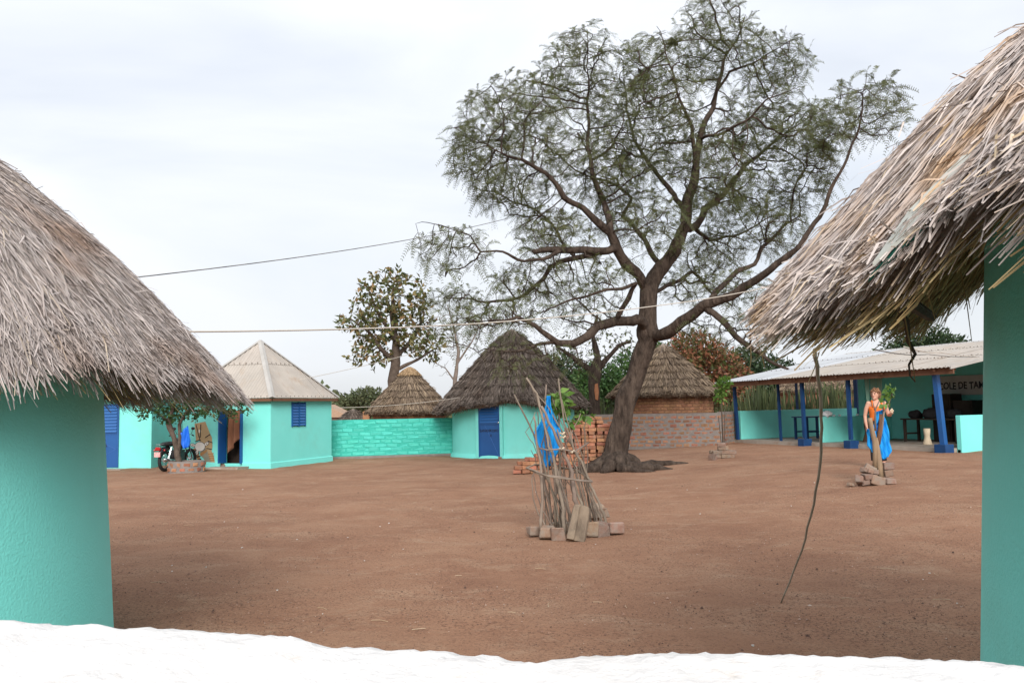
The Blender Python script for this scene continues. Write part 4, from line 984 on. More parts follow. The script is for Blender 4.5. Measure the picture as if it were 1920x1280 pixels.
def fronds(P, D, L, pairs=7, pl=.22, pw=.05, droop=.35):
    """feathery leaves: a spine of paired narrow leaflets, one quad each"""
    n = len(P); D = unit(D); S = unit(np.cross(D, RNG.normal(0, 1, (n, 3)))); N = np.cross(S, D); Vs = []; 
    for k in range(pairs):
        t = (k + 1) / pairs
        base = P + D * (L * t)[:, None] + np.array([0, 0, -1]) * (L * droop * t * t)[:, None]
        for sgn in (-1, 1):
            ln = (L * pl * (1.15 - .75 * abs(t - .45)))[:, None]
            d = unit(S * sgn + D * .55 + N * RNG.normal(0, .25, (n, 1))); wv = np.cross(d, N) * (L * pw)[:, None]
            Vs.append(np.stack([base - wv, base + wv, base + d * ln + wv * .6, base + d * ln - wv * .6], 1))
    V = np.concatenate(Vs).reshape(-1, 3); return V, np.arange(len(V)).reshape(-1, 4)
def leaves(P, D, L, w=.45, curl=.15):
    """broad leaves: a folded pair of quads from base to tip"""
    n = len(P); D = unit(D); S = unit(np.cross(D, RNG.normal(0, 1, (n, 3)))); N = np.cross(S, D); l = L[:, None]
    a = P; m1 = P + D * l * .45; tip = P + D * l - N * l * curl
    V = np.stack([a, m1 + S * l * w * .5 + N * l * .06, tip, m1 - S * l * w * .5 + N * l * .06], 1).reshape(-1, 3)
    return V, np.arange(len(V)).reshape(-1, 4)
def blob_points(blobs, n):
    """blobs: (center, radii, weight); points fill ellipsoids, denser outwards"""
    w = np.array([b[2] for b in blobs], float); k = RNG.choice(len(blobs), n, p=w / w.sum())
    d = unit(RNG.normal(0, 1, (n, 3))); rr = RNG.random(n) ** (1 / 2.4)
    c = np.array([tuple(blobs[i][0]) for i in k]); R = np.array([blobs[i][1] for i in k]); return c + d * rr[:, None] * R

# the big feathery tree in the middle of the yard
TB = gp(1152, 880); TY = TB.y
def L_(*pts): return [(tuple(at(x, y, TY + dy)), r * .88 if r > .2 else r * .80) for (x, y, dy, r) in pts]
limbs = [
    L_((1150, 884, 0, .40), (1153, 850, 0, .36), (1161, 806, 0, .315), (1172, 765, 0, .285), (1184, 725, 0, .265), (1200, 675, 0, .265), (1213, 630, 0, .29), (1217, 590, 0, .27), (1216, 545, .05, .24), (1240, 500, .1, .215), (1264, 470, .1, .20), (1286, 420, .15, .185), (1291, 372, .2, .17), (1302, 328, .2, .14), (1313, 262, .3, .105), (1340, 180, .4, .07), (1357, 126, .4, .05), (1395, 33, .5, .02)),
    L_((1216, 548, .05, .17), (1200, 520, -.2, .17), (1176, 497, -.4, .165), (1155, 465, -.6, .15), (1144, 437, -.7, .14), (1127, 421, -.8, .12), (1094, 394, -1.0, .10), (1056, 366, -1.2, .085), (1023, 323, -1.4, .07), (969, 298, -1.7, .045), (914, 273, -1.9, .02)),
    L_((1144, 437, -.7, .11), (1135, 383, -.3, .10), (1111, 323, 0, .08), (1100, 280, .2, .065), (1105, 219, .4, .05), (1100, 120, .6, .025), (1105, 55, .7, .012)),
    L_((1155, 465, -.6, .13), (1130, 468, -.9, .12), (1100, 470, -1.1, .115), (1056, 470, -1.4, .105), (1001, 470, -1.7, .085)),
    L_((1056, 470, -1.4, .07), (1020, 482, -1.9, .055), (985, 489, -2.2, .045), (940, 476, -2.5, .035), (900, 470, -2.7, .028), (881, 440, -2.8, .022), (832, 421, -3.0, .016), (775, 420, -3.1, .008)),
    L_((1127, 470, -.9, .095), (1110, 482, -.6, .09), (1078, 482, -.3, .085), (1029, 497, .2, .075), (1018, 525, .3, .068), (985, 552, .5, .058), (958, 563, .6, .05), (887, 563, .9, .032), (821, 558, 1.1, .012)),
    L_((1213, 622, 0, .17), (1193, 598, -.5, .16), (1155, 601, -1.1, .15), (1127, 612, -1.5, .14), (1100, 629, -1.8, .13), (1072, 642, -2.0, .115), (1045, 642, -2.2, .095), (1007, 612, -2.5, .06), (969, 596, -2.7, .04), (905, 600, -3.0, .016)),
    L_((1045, 642, -2.2, .06), (1000, 648, -2.6, .045), (955, 660, -3.0, .03), (910, 655, -3.2, .015)),
    L_((1155, 600, -1.1, .08), (1180, 560, -1.4, .075), (1195, 530, -1.6, .06), (1150, 540, -1.9, .045), (1090, 560, -2.2, .035), (1030, 575, -2.4, .02)),
    L_((1217, 622, 0, .21), (1232, 628, -.3, .20), (1258, 618, -.7, .19), (1297, 596, -1.1, .18), (1319, 574, -1.4, .165), (1368, 552, -1.8, .14), (1406, 533, -2.1, .12), (1450, 506, -2.5, .10), (1500, 455, -2.8, .075), (1550, 385, -3.0, .055), (1576, 322, -3.2, .04), (1603, 257, -3.3, .03), (1619, 191, -3.4, .02), (1626, 150, -3.4, .01)),
    L_((1319, 576, -1.4, .11), (1340, 585, -1.6, .10), (1357, 601, -1.7, .095), (1379, 629, -1.9, .085), (1406, 651, -2.1, .07), (1439, 678, -2.3, .05), (1480, 690, -2.5, .03)),
    L_((1319, 572, -1.4, .10), (1345, 545, -.9, .09), (1368, 525, -.6, .085), (1412, 492, -.3, .07), (1428, 465, -.1, .06), (1461, 437, .1, .045), (1500, 400, .3, .025)),
    L_((1288, 430, .15, .13), (1305, 425, .5, .12), (1324, 394, .8, .11), (1357, 361, 1.1, .095), (1395, 312, 1.4, .075), (1444, 273, 1.8, .05), (1500, 230, 2.1, .025), (1545, 205, 2.3, .01)),
    L_((1282, 395, .15, .10), (1262, 365, .5, .085), (1242, 334, .9, .075), (1215, 306, 1.2, .065), (1187, 262, 1.5, .05), (1175, 190, 1.8, .03), (1165, 110, 2.0, .012)),
    L_((1240, 500, .1, .10), (1220, 465, .5, .09), (1198, 437, .9, .08), (1165, 405, 1.3, .065), (1187, 372, 1.5, .055), (1160, 350, 1.7, .045), (1080, 320, 2.1, .03), (1000, 250, 2.5, .014)),
    L_((1302, 328, .2, .08), (1297, 240, -.3, .06), (1275, 180, -.7, .045), (1250, 110, -1.0, .025), (1235, 50, -1.2, .01)),
    L_((1335, 195, .4, .05), (1368, 137, .0, .045), (1422, 109, -.5, .03), (1477, 82, -.9, .015), (1510, 70, -1.0, .008)),
    L_((1313, 262, .3, .06), (1345, 255, -.5, .05), (1395, 225, -1.2, .038), (1440, 190, -1.7, .025), (1490, 165, -2.0, .01)),
    L_((1286, 420, .15, .07), (1330, 450, 1.2, .06), (1370, 445, 2.0, .045), (1420, 420, 2.6, .03), (1470, 400, 3.0, .014)),
    L_((1216, 560, .05, .08), (1260, 530, 1.0, .07), (1300, 510, 1.8, .06), (1330, 540, 2.3, .045), (1370, 575, 2.7, .03)),
    L_((1078, 482, -.3, .05), (1040, 430, .4, .045), (1000, 390, .9, .036), (950, 370, 1.2, .026), (880, 350, 1.5, .012)),
]
tree = thing('feathery_tree', TB, 'large spreading feathery leaved tree with leaning dark trunk in the yard', 'tree')
TRUNK_STEP = .16
n2, p2, r2 = limb_nodes(limbs, .16, .032)
nodes, par, rmin = n2, p2, r2
def BL(x, y, rx, ry, dy, dr, w): return (at(x, y, TY + dy), (rx / 80, dr, ry / 80), w)
crown = [BL(960, 240, 120, 110, -.8, 1.8, 1.1), BL(890, 285, 65, 60, -1.2, 1.3, .6), BL(1090, 130, 95, 95, .6, 1.6, .9), BL(1215, 150, 90, 100, .6, 1.9, .8), BL(1340, 80, 95, 105, .2, 1.5, 1.0), BL(1450, 120, 75, 70, -.6, 1.2, .75),
         BL(1410, 240, 100, 85, .6, 1.9, .8), BL(1250, 270, 110, 90, 1.0, 1.8, .7), BL(1090, 310, 120, 85, .2, 1.8, .8), BL(950, 355, 90, 55, -.4, 1.6, .7), BL(1385, 370, 95, 65, 1.2, 1.7, .7), BL(1500, 235, 65, 60, 1.2, 1.1, .5),
         BL(1625, 205, 75, 70, -3.2, .9, .5), BL(850, 470, 85, 50, -2.6, .9, .6), BL(850, 562, 70, 32, .8, 1.0, .45), BL(950, 595, 100, 42, -1.4, 1.6, .8), BL(1000, 530, 100, 45, 0, 1.6, .6), BL(1095, 575, 80, 50, -1.2, 1.5, .5),
         BL(1340, 470, 90, 55, 1.6, 1.5, .6), BL(1400, 620, 60, 50, -2, 1.0, .4), BL(970, 660, 80, 26, -3.0, .6, .5), BL(1070, 680, 60, 24, -2.2, .6, .2), BL(1450, 430, 60, 60, -.2, 1.4, .5), BL(1310, 620, 50, 30, -.8, .8, .2), BL(1170, 400, 80, 60, 1.0, 1.4, .3), BL(1290, 540, 70, 50, 1.2, 1.2, .35), BL(1170, 330, 90, 80, .0, 1.6, .5), BL(1230, 420, 80, 60, -.8, 1.4, .4), BL(1340, 330, 80, 80, -.8, 1.4, .5), BL(1150, 230, 80, 80, .4, 1.4, .4), BL(1040, 440, 90, 50, -.6, 1.4, .4), BL(1500, 330, 70, 80, .2, 1.5, .7), BL(1550, 250, 60, 60, -1.2, 1.2, .45), BL(860, 615, 70, 40, -2.6, .9, .5), BL(960, 690, 60, 22, -3.2, .6, .35), BL(1240, 200, 90, 90, -1.0, 1.4, .4), BL(1010, 180, 70, 60, .6, 1.2, .35), BL(1110, 520, 90, 50, -1, 1.4, .35), BL(1380, 540, 60, 40, -1.2, 1.2, .35), BL(1030, 420, 80, 40, .3, 1.3, .35)]
P, par2 = grow(nodes, par, blob_points(crown, 1100), step=.2, di=3.0, dk=.45, iters=30, jitter=.16)
P, par2 = grow(list(P), list(par2), blob_points(crown, 9000), step=.14, di=1.3, dk=.16, iters=60, jitter=.18)
r, kids = tree_radii(P, par2, rmin, .0075, 2.2)
bm_ = branch_mesh(P, par2, r, kids)
# trunk surface: ridges and hollows
def trunk_noise(b, c0, h, amp):
    out = []
    for x, y, z in b.v:
        w = max(0.0, 1 - max(0, z - h) / 1.5)
        if w > 0:
            a = math.atan2(y - c0.y, x - c0.x + .25 * 0); k = amp * w * (math.sin(a * 3 + z * .9) + .6 * math.sin(a * 5 - z * 2.1 + 1) + .4 * math.sin(z * 7 + a * 2))
            x += k * math.cos(a); y += k * math.sin(a)
        out.append((x, y, z))
    b.v = out
trunk_noise(bm_, TB, 3.0, .012)
raw_build(bm_, 'trunk', M['bark'], tree)
# spreading surface roots
rb = MB()
for (pts) in [[(1150, 862, .0, .24), (1118, 872, -.25, .16), (1092, 884, -.45, .09), (1070, 892, -.6, .03)], [(1160, 864, -.1, .22), (1180, 876, -.45, .15), (1225, 884, -.65, .11), (1262, 886, -.8, .04)], [(1168, 850, .1, .2), (1200, 862, .3, .11), (1245, 864, .5, .09), (1290, 866, .7, .03)],
              [(1150, 862, -.1, .24), (1140, 880, -.55, .15), (1128, 888, -.75, .06)], [(1150, 850, .1, .2), (1105, 858, .5, .10), (1075, 862, .9, .03)], [(1158, 864, -.2, .2), (1165, 882, -.6, .13), (1200, 892, -.95, .06), (1230, 894, -1.1, .02)]]:
    q = []
    for i, (x, y, dy, rr) in enumerate(pts):
        p = at(x, y, TY + dy); zg = float(T(p.x, p.y)); q.append(V3(p.x, p.y, max(zg + (.30, .07, .02, -.03)[min(i, 3)] if i < 4 else zg, zg - .05)))
    fine = []; fr = []
    for i in range(len(q) - 1):
        for k in range(4): fine.append(q[i].lerp(q[i + 1], k / 4) + V3(*(RNG.normal(0, .012, 3)))); fr.append((pts[i][3] + (pts[i + 1][3] - pts[i][3]) * k / 4) * random.uniform(.9, 1.12))
    fine.append(q[-1]); fr.append(pts[-1][3]); b1 = MB(); b1.tube(fine, fr, 9); raw_build(b1, 'root', M['bark'], tree)
tips = np.where((r < .0135) & (np.arange(len(P)) >= len(nodes)))[0]
dirs = P[tips] - P[par2[tips]]
k = 3
PP_ = np.repeat(P[tips], k, 0); DD = unit(np.repeat(dirs, k, 0)) * .9 + RNG.normal(0, .65, (len(tips) * k, 3)); keep = RNG.random(len(PP_)) < .85
# fewer leaves low in the crown, where the photograph shows bare twigs
zt = (PP_[:, 2] - 3.0) / 4.0; keep &= RNG.random(len(PP_)) < np.clip(.30 + .75 * zt, .22, 1)
PP_, DD = PP_[keep], DD[keep]
V, Fq = fronds(PP_, DD, .18 + .20 * RNG.random(len(PP_)), 9, .17, .021, .45)
npmesh('crown', V, Fq, M['leaf_acacia'], tree)
print('big tree nodes', len(P), 'fronds', len(PP_))

def make_tree(name, label, base, trunk_r, limbs, blobs, n_att, mats, leaf=(.2, .3), per_tip=4, step=.25, dk=.35, di=2.0, tip=.012, w=.45, spread=.8, keep=1.0, group=None, dense=0, cat='tree', thr=2.2):
    t = thing(name, base, label, cat, group)
    nodes, par, rmin = limb_nodes(limbs, step)
    P, pr = grow(nodes, par, blob_points(blobs, n_att), step=step, di=di, dk=dk, iters=60, jitter=.2)
    r, kids = tree_radii(P, pr, rmin, tip, 2.3)
    raw_build(branch_mesh(P, pr, r, kids), 'trunk', mats[0], t)
    if mats[1] is None: return t
    tips = np.where((r < tip * thr) & (np.arange(len(P)) >= len(nodes)))[0]; d = P[tips] - P[pr[tips]]
    Q = np.repeat(P[tips], per_tip, 0) + RNG.normal(0, step * .5, (len(tips) * per_tip, 3)); D = unit(np.repeat(d, per_tip, 0)) + RNG.normal(0, spread, (len(tips) * per_tip, 3))
    if dense:
        q = blob_points(blobs, dense); Q = np.concatenate([Q, q]); c = np.mean([tuple(b_[0]) for b_ in blobs], 0); D = np.concatenate([D, unit(q - c) * .7 + RNG.normal(0, .7, (dense, 3))])
    kk = RNG.random(len(Q)) < keep; Q, D = Q[kk], D[kk]
    V, Fq = leaves(Q, D, leaf[0] + (leaf[1] - leaf[0]) * RNG.random(len(Q)), w); npmesh('crown', V, Fq, mats[1], t)
    return t
def A(x, y, Y, r): return (tuple(at(x, y, Y)), r)
def BB(x, y, rx, ry, Y, dr, w):
    s = FPX / Y; return (at(x, y, Y), (rx / s, dr, ry / s), w)
d = 42.0
make_tree('olive_tree', 'olive leaved tree with brownish tips standing behind the block wall', V3(*at(738, 800, d).to_tuple()[:2], 0), .3,
    [[A(738, 800, d, .33), A(737, 715, d, .28), A(742, 680, d, .25), A(742, 640, d, .18), A(735, 590, d, .12), A(738, 530, d, .04)], [A(742, 680, d, .15), A(715, 655, d - .5, .12), A(690, 620, d - 1, .08), A(660, 600, d - 1.2, .04)], [A(742, 670, d, .15), A(775, 635, d + .5, .11), A(795, 590, d + .8, .06)], [A(742, 640, d, .12), A(705, 580, d + .6, .08), A(690, 540, d + .8, .03)], [A(750, 690, d, .1), A(790, 670, d, .07), A(820, 650, d, .03)]],
    [BB(735, 560, 75, 55, d, 2.0, 1), BB(700, 600, 60, 45, d - .6, 1.6, .8), BB(775, 600, 50, 60, d + .4, 1.6, .8), BB(690, 660, 45, 35, d - .8, 1.2, .5), BB(790, 650, 45, 35, d, 1.3, .5), BB(735, 640, 60, 40, d, 1.6, .5), BB(735, 520, 45, 20, d, 1.0, .4), BB(648, 605, 22, 18, d - 1, .7, .25)], 900, (M['bark2'], M['leaf_olive']), (.22, .38), 5, step=.22, dk=.33, tip=.014, w=.5, keep=.66)
d = 44.0
make_tree('bare_tree', 'leafless pale twiggy tree between olive tree and dark thatched hut', V3(*at(855, 800, d).to_tuple()[:2], 0), .15,
    [[A(853, 800, d, .14), A(853, 715, d, .11), A(860, 660, d, .08), A(850, 610, d, .04), A(838, 570, d, .015)], [A(858, 680, d, .06), A(885, 640, d, .04), A(905, 600, d, .015)], [A(853, 715, d, .06), A(835, 690, d, .03), A(815, 680, d, .012)]],
    [BB(850, 620, 45, 55, d, 1.2, 1), BB(890, 620, 40, 40, d, 1.0, .6), BB(830, 680, 25, 30, d, .6, .4)], 420, (M['bark_pale'], None), step=.2, dk=.25, tip=.010)
d = 33.5
make_tree('pollarded_tree', 'dark pollarded tree with peeled orange trunk patch behind the brick pile', V3(*at(1115, 800, d).to_tuple()[:2], 0), .2,
    [[A(1116, 800, d, .23), A(1115, 760, d, .22), A(1113, 720, d, .23), A(1117, 692, d, .27), A(1120, 670, d, .15), A(1112, 630, d, .09), A(1120, 590, d, .05)], [A(1116, 700, d, .16), A(1095, 685, d, .11), A(1072, 668, d, .09), A(1045, 650, d, .05), A(1030, 630, d, .03)], [A(1118, 695, d, .14), A(1140, 670, d, .10), A(1160, 648, d, .08), A(1180, 640, d, .05)]],
    [BB(1110, 640, 55, 40, d, 1.0, 1), BB(1060, 650, 40, 30, d, .8, .5), BB(1165, 640, 30, 30, d, .8, .4)], 420, (M['bark'], M['leaf_acacia']), (.1, .2), 3, step=.18, dk=.25, tip=.008, keep=.5)
po = bpy.data.objects['pollarded_tree']
b = MB(); c = at(1118, 735, d - .245); b.prism([c + V3(x, 0, z) for x, z in ((-.05, .32), (.07, .36), (.10, .0), (.06, -.33), (-.04, -.28), (-.07, .05))], (0, .06, 0)); b.build('bark_scar', mat('peeled_orange_wood', (0.32, 0.13, 0.06), (0.4, 0.18, 0.09), 8), po)
def bushy(name, label, x, ybase, d, blobs, n, m, leaf, group='trees behind the village', z0=0.0, dense_k=1.0):
    base = at(x, ybase, d); base.z = z0
    top = max(blobs, key=lambda q: q[0][2])[0]
    lm = [[(tuple(base), .28), (tuple(base.lerp(top, .5)), .2), (tuple(base.lerp(top, .9)), .06)]] + [[(tuple(base.lerp(top, .4)), .14), (tuple(b_[0]), .05)] for b_ in blobs]
    return make_tree(name, label, base, .3, lm, blobs, 260, (M['bark2'], m), leaf, 5, step=.4, dk=.55, di=4, tip=.02, dense=n, group=group, w=.42)
bushy('mango_tree', 'dark green leafy tree right behind the dark thatched hut', 1040, 800, 56, [BB(1045, 705, 55, 45, 56, 2.2, 1), BB(1010, 735, 45, 35, 55, 2, .7), BB(1085, 735, 45, 35, 55, 2, .7)], 5200, M['leaf_dark'], (.22, .38))
bushy('mango_tree', 'bright green leafy tree just left of the leaning trunk', 1140, 800, 52, [BB(1120, 715, 50, 38, 52, 2, 1), BB(1155, 740, 45, 35, 52, 2, .8), BB(1090, 750, 40, 26, 51, 1.8, .6)], 5000, M['leaf_green'], (.2, .34))
bushy('mango_tree', 'green tree peeking over the tip of the brown brick hut', 1225, 800, 60, [BB(1225, 675, 40, 32, 60, 2.2, 1), BB(1185, 690, 40, 36, 61, 2, .7), BB(1200, 730, 60, 40, 60, 2, .7)], 3800, M['leaf_green'], (.24, .38))
bushy('reddish_tree', 'rusty red leaved tree behind the brown brick hut', 1320, 800, 48, [BB(1300, 660, 55, 42, 48, 2.2, 1), BB(1345, 690, 50, 42, 48, 2, 1), BB(1280, 690, 40, 35, 47, 1.8, .6), BB(1370, 720, 45, 40, 48, 1.8, .7), BB(1330, 735, 60, 36, 47, 1.8, .7)], 6500, M['leaf_red'], (.2, .36))
bushy('mango_tree', 'dark tree between the rusty tree and the pavilion roof', 1420, 800, 50, [BB(1410, 690, 50, 45, 50, 2.2, 1), BB(1455, 710, 45, 40, 50, 2, .9), BB(1420, 740, 55, 35, 50, 2, .7), BB(1500, 730, 50, 36, 51, 2, .7), BB(1560, 725, 45, 36, 51, 2, .7)], 6500, M['leaf_dark'], (.2, .36), z0=.3)
bushy('mango_tree', 'dense dark crown rising over the pavilion ridge', 1730, 800, 58, [BB(1720, 650, 60, 48, 58, 2.6, 1), BB(1770, 655, 45, 28, 58, 2.2, .8), BB(1690, 680, 60, 40, 58, 2.4, .7), BB(1790, 680, 50, 36, 58, 2, .6)], 6000, M['leaf_dark'], (.24, .4), z0=.3)
bushy('grey_bush', 'grey green bush behind the small granary', 690, 800, 70, [BB(690, 748, 38, 22, 70, 2, 1), BB(650, 758, 30, 18, 70, 2, .7), BB(715, 760, 28, 18, 70, 2, .7)], 3600, M['leaf_grey'], (.22, .4))
d = 27.5
base = at(1355, 832, 21.0)
# distant band of bush along the horizon
def treeline():
    n = 26000; x = (RNG.random(n) - .5) * 260; y = 92 + 12 * RNG.random(n) + 6 * np.sin(x * .07); hh = 2.2 + 1.2 * np.sin(x * .21) + .8 * np.sin(x * .53 + 1) + .5 * np.sin(x * 1.3); z = np.maximum(hh, .6) * RNG.random(n) ** .6
    V, Fq = leaves(np.stack([x, y, z], -1), RNG.normal(0, 1, (n, 3)) + np.array([0, -.4, .3]), .5 + .6 * RNG.random(n), .6); o = npmesh('treeline', V, Fq, M['leaf_grey']); tag(o, 'far band of grey green bush along the horizon', 'bushes', None, 'stuff')
treeline()
# cactus hedge behind the pavilion
def hedge():
    t = thing('cactus_hedge', at(1480, 800, 37), 'spiky upright euphorbia hedge behind the pavilion and brick wall', 'hedge')
    b = MB()
    for k in range(1000):
        px = random.uniform(1120, 1640); Yd = random.uniform(35, 38); c = at(px, 770, Yd); zb = .3; h = random.uniform(1.15, 2.2) + .25 * math.sin(px * .05) - (.45 if px < 1400 else 0)
        lean = V3(random.gauss(0, .12), random.gauss(0, .12), 1) * h; r0 = random.uniform(.022, .042)
        p = V3(c.x, c.y, zb); b.tube([p, p + lean * .5 + V3(random.gauss(0, .04), 0, 0), p + lean], [r0, r0, r0 * .4], 4, cap=False)
    o = raw_build(b, 'stems', M['cactus'], t, False); o['kind'] = 'stuff'
hedge()

# ------------------------------------------------------------------ stick tree guard in the foreground
GY = gp(1080, 1000).y; GC = gp(1070, 995)
def gat(x, y, dy=0.0): return at(x, y, GY + dy)
guard = thing('stick_guard', GC, 'tall cage of dry grey sticks round a sapling in mid yard', 'tree guard')
def zz(p0, p1): return (960 + p0 / 3.659, 690 + p1 / 3.657)      # from the enlarged view used for measuring
sticks = [  # (points in the enlarged view, depth at foot, depth at top, radius)
    ([(195, 1110), (205, 900), (200, 700), (165, 480), (150, 330)], -.35, -.3, .030), ([(245, 1100), (180, 1000), (140, 880), (140, 730)], -.3, -.3, .016), ([(290, 1090), (200, 960), (160, 820), (150, 700)], -.2, -.25, .014),
    ([(300, 1080), (290, 900), (240, 740), (190, 560), (155, 460), (15, 180)], 0, -.25, .026), ([(330, 1080), (290, 900), (250, 740), (235, 560), (215, 350), (180, 200)], -.1, -.1, .020), ([(355, 1080), (340, 900), (310, 780), (290, 640), (240, 480), (170, 180), (98, 65)], -.3, -.2, .034),
    ([(300, 1070), (300, 900), (290, 760), (250, 560), (225, 380), (235, 110)], .1, .05, .022), ([(410, 1040), (370, 900), (330, 780), (290, 600), (240, 420), (130, 120)], -.25, -.1, .024), ([(470, 1010), (430, 900), (415, 780), (400, 680), (340, 560), (280, 420), (200, 260)], -.35, -.25, .044),
    ([(490, 960), (450, 860), (400, 700), (350, 560), (310, 420)], -.1, 0, .028), ([(640, 1040), (590, 920), (540, 800), (500, 690), (420, 540), (360, 380), (318, 70)], -.2, -.15, .027), ([(610, 1040), (570, 960), (530, 830), (480, 700), (430, 560), (370, 330), (318, 160)], -.1, -.1, .016),
    ([(580, 1035), (545, 900), (520, 780), (480, 660), (430, 560), (350, 440), (240, 260), (150, 150)], .1, 0, .020), ([(560, 1035), (530, 900), (500, 800), (490, 640), (500, 500), (495, 400), (515, 350)], .2, .1, .015), ([(540, 1030), (520, 900), (505, 760), (520, 600), (500, 470), (490, 400)], .25, .2, .013),
    ([(400, 1030), (380, 960), (320, 800), (330, 620), (370, 520), (430, 400), (470, 310)], 0, .1, .018), ([(480, 1000), (470, 860), (440, 740), (420, 640), (470, 560), (530, 510)], .1, .15, .015), ([(270, 1020), (250, 860), (200, 720), (180, 560), (190, 420), (175, 300)], .25, .1, .018),
    ([(230, 1050), (230, 860), (190, 760), (160, 620), (130, 560)], .3, .1, .012), ([(360, 960), (330, 900), (310, 820), (320, 700), (345, 620)], .2, .2, .020), ([(600, 1010), (560, 900), (530, 760), (480, 600), (440, 470), (390, 330)], .3, .25, .014), ([(350, 1010), (330, 930), (290, 860), (220, 720), (160, 560), (100, 440), (160, 300)], .15, -.2, .011),
    ([(520, 990), (500, 900), (470, 790), (445, 700), (430, 660), (445, 620)], -.1, -.1, .017), ([(620, 1030), (600, 980), (560, 900), (535, 800), (470, 620), (400, 520), (330, 350), (270, 180)], .0, .05, .013), ([(260, 1040), (255, 940), (225, 840), (215, 700), (210, 520), (255, 380)], .05, .0, .016)]
for pts, d0_, d1_, r0 in sticks:
    n = len(pts); q = []
    for i, p in enumerate(pts):
        x, y = zz(*p); q.append(gat(x, y, d0_ + (d1_ - d0_) * i / (n - 1)))
    fine = []
    for i in range(n - 1):
        for k in range(3):
            t = k / 3; fine.append(q[i].lerp(q[i + 1], t) + V3(*(RNG.normal(0, .006, 3))))
    fine.append(q[-1]); zg = fine[0].z
    if zg > .12: fine.insert(0, V3(fine[0].x, fine[0].y, -.02))
    b = MB(); b.tube(fine, [r0 * .64 * (1.15 - .55 * i / (len(fine) - 1)) * random.uniform(.9, 1.1) for i in range(len(fine))], 7); b.build('stick', M['stick'], guard, smooth=True)
for (pts, rr) in [([(97, 683, -.42), (150, 700, -.46), (230, 735, -.50), (330, 745, -.50), (440, 768, -.47), (550, 780, -.40)], .013), ([(110, 690, -.40), (180, 725, -.47), (270, 745, -.52), (380, 760, -.50), (548, 772, -.38)], .010), ([(170, 545, -.25), (240, 560, -.35), (340, 555, -.36), (430, 572, -.33), (525, 510, -.1)], .011), ([(97, 683, -.40), (160, 660, .1), (300, 670, .35), (450, 700, .3), (550, 775, -.38)], .011)]:
    b = MB(); b.tube([gat(*zz(x, y), dy) for x, y, dy in pts], rr, 5); b.build('tie_branch', M['stick'], guard, smooth=True)
b = MB()
for k, (x, y) in enumerate([(345, 445), (350, 470), (340, 550), (410, 570)]): b.tube([gat(*zz(x - 14, y), -.3), gat(*zz(x, y + 8), -.36), gat(*zz(x + 14, y - 4), -.3)], .014, 5)
o = b.build('straw_ties', M['hide'], guard); o['kind'] = 'stuff'
# blue cloth inside the guard
def sheet(name, m, rows, Yf, label, cat, folds=5, amp=.03, wave=1.0, org=None, thick=.006, group=None):
    """cloth from rows of (left x, right x, y, depth) photo measures turned into places"""
    nx = 14; vs = []; fs = []; R_ = []
    for i in range(len(rows) - 1):
        for k in range(4): R_.append([rows[i][j] + (rows[i + 1][j] - rows[i][j]) * k / 4 for j in range(len(rows[0]))])
    R_.append(list(rows[-1]))
    for j, (xl, xr, yl, yr, dy) in enumerate(R_):
        for i in range(nx + 1):
            t = i / nx; p = at(xl + (xr - xl) * t, yl + (yr - yl) * t, Yf + dy); p = p + V3(0, amp * math.sin(t * folds * 2 * PI + wave * j * .35) + amp * .5 * math.sin(j * .9 + t * 7), 0); vs.append(p)
    for j in range(len(R_) - 1):
        for i in range(nx): a = j * (nx + 1) + i; fs.append((a, a + 1, a + nx + 2, a + nx + 1))
    b = MB(); b.add(vs, fs); o = b.build(name, m, None, org or vs[-1], smooth=True); sl = o.modifiers.new('thick', 'SOLIDIFY'); sl.thickness = thick
    return tag(o, label, cat, group)
sheet('blue_cloth', M['cloth_blue'], [(1026, 1032, 742, 742, .0), (1022, 1034, 762, 762, .02), (1014, 1042, 790, 785, .04), (999, 1050, 812, 806, .06), (1006, 1052, 838, 832, .07), (1012, 1046, 862, 850, .07), (1020, 1034, 878, 872, .07)], GY, 'bright blue cloth caught inside the stick cage', 'cloth', 3, .035)
# leafy seedling inside
def leafy_plant(name, label, stems, tufts, m, leaf, n, group=None, cat='sapling', stem_m=None, w=.55, hang=.0):
    t = thing(name, stems[0][0][0], label, cat, group)
    for st in stems:
        b = MB(); b.tube([p for p, _ in st], [r for _, r in st], 6); b.build('stem', stem_m or M['stick'], t, smooth=True)
    Q = []; D = []
    for (c, rr, wgt) in tufts:
        k = int(n * wgt); d = unit(RNG.normal(0, 1, (k, 3))); Q.append(np.array(tuple(c)) + d * np.array(rr) * RNG.random((k, 1)) ** .5); D.append(d + np.array([0, 0, -hang]) + RNG.normal(0, .4, (k, 3)))
    Q = np.concatenate(Q); D = np.concatenate(D); V, Fq = leaves(Q, D, leaf[0] + (leaf[1] - leaf[0]) * RNG.random(len(Q)), w, .25); npmesh('leaves', V, Fq, m, t)
    return t
leafy_plant('sapling', 'young broad leaved sapling growing inside the stick cage', [[(gat(1052, 1000, .05), .022), (gat(1050, 880, .05), .018), (gat(1048, 800, .08), .014), (gat(1050, 745, .1), .008)]],
    [(gat(1048, 745, .1), (.11, .11, .10), 1.0), (gat(1056, 765, .12), (.08, .1, .10), .7), (gat(1097, 778, .2), (.08, .06, .02), .35), (gat(1074, 790, .15), (.04, .05, .03), .2)], M['leaf_bright'], (.09, .16), 46, w=.6, hang=.7)
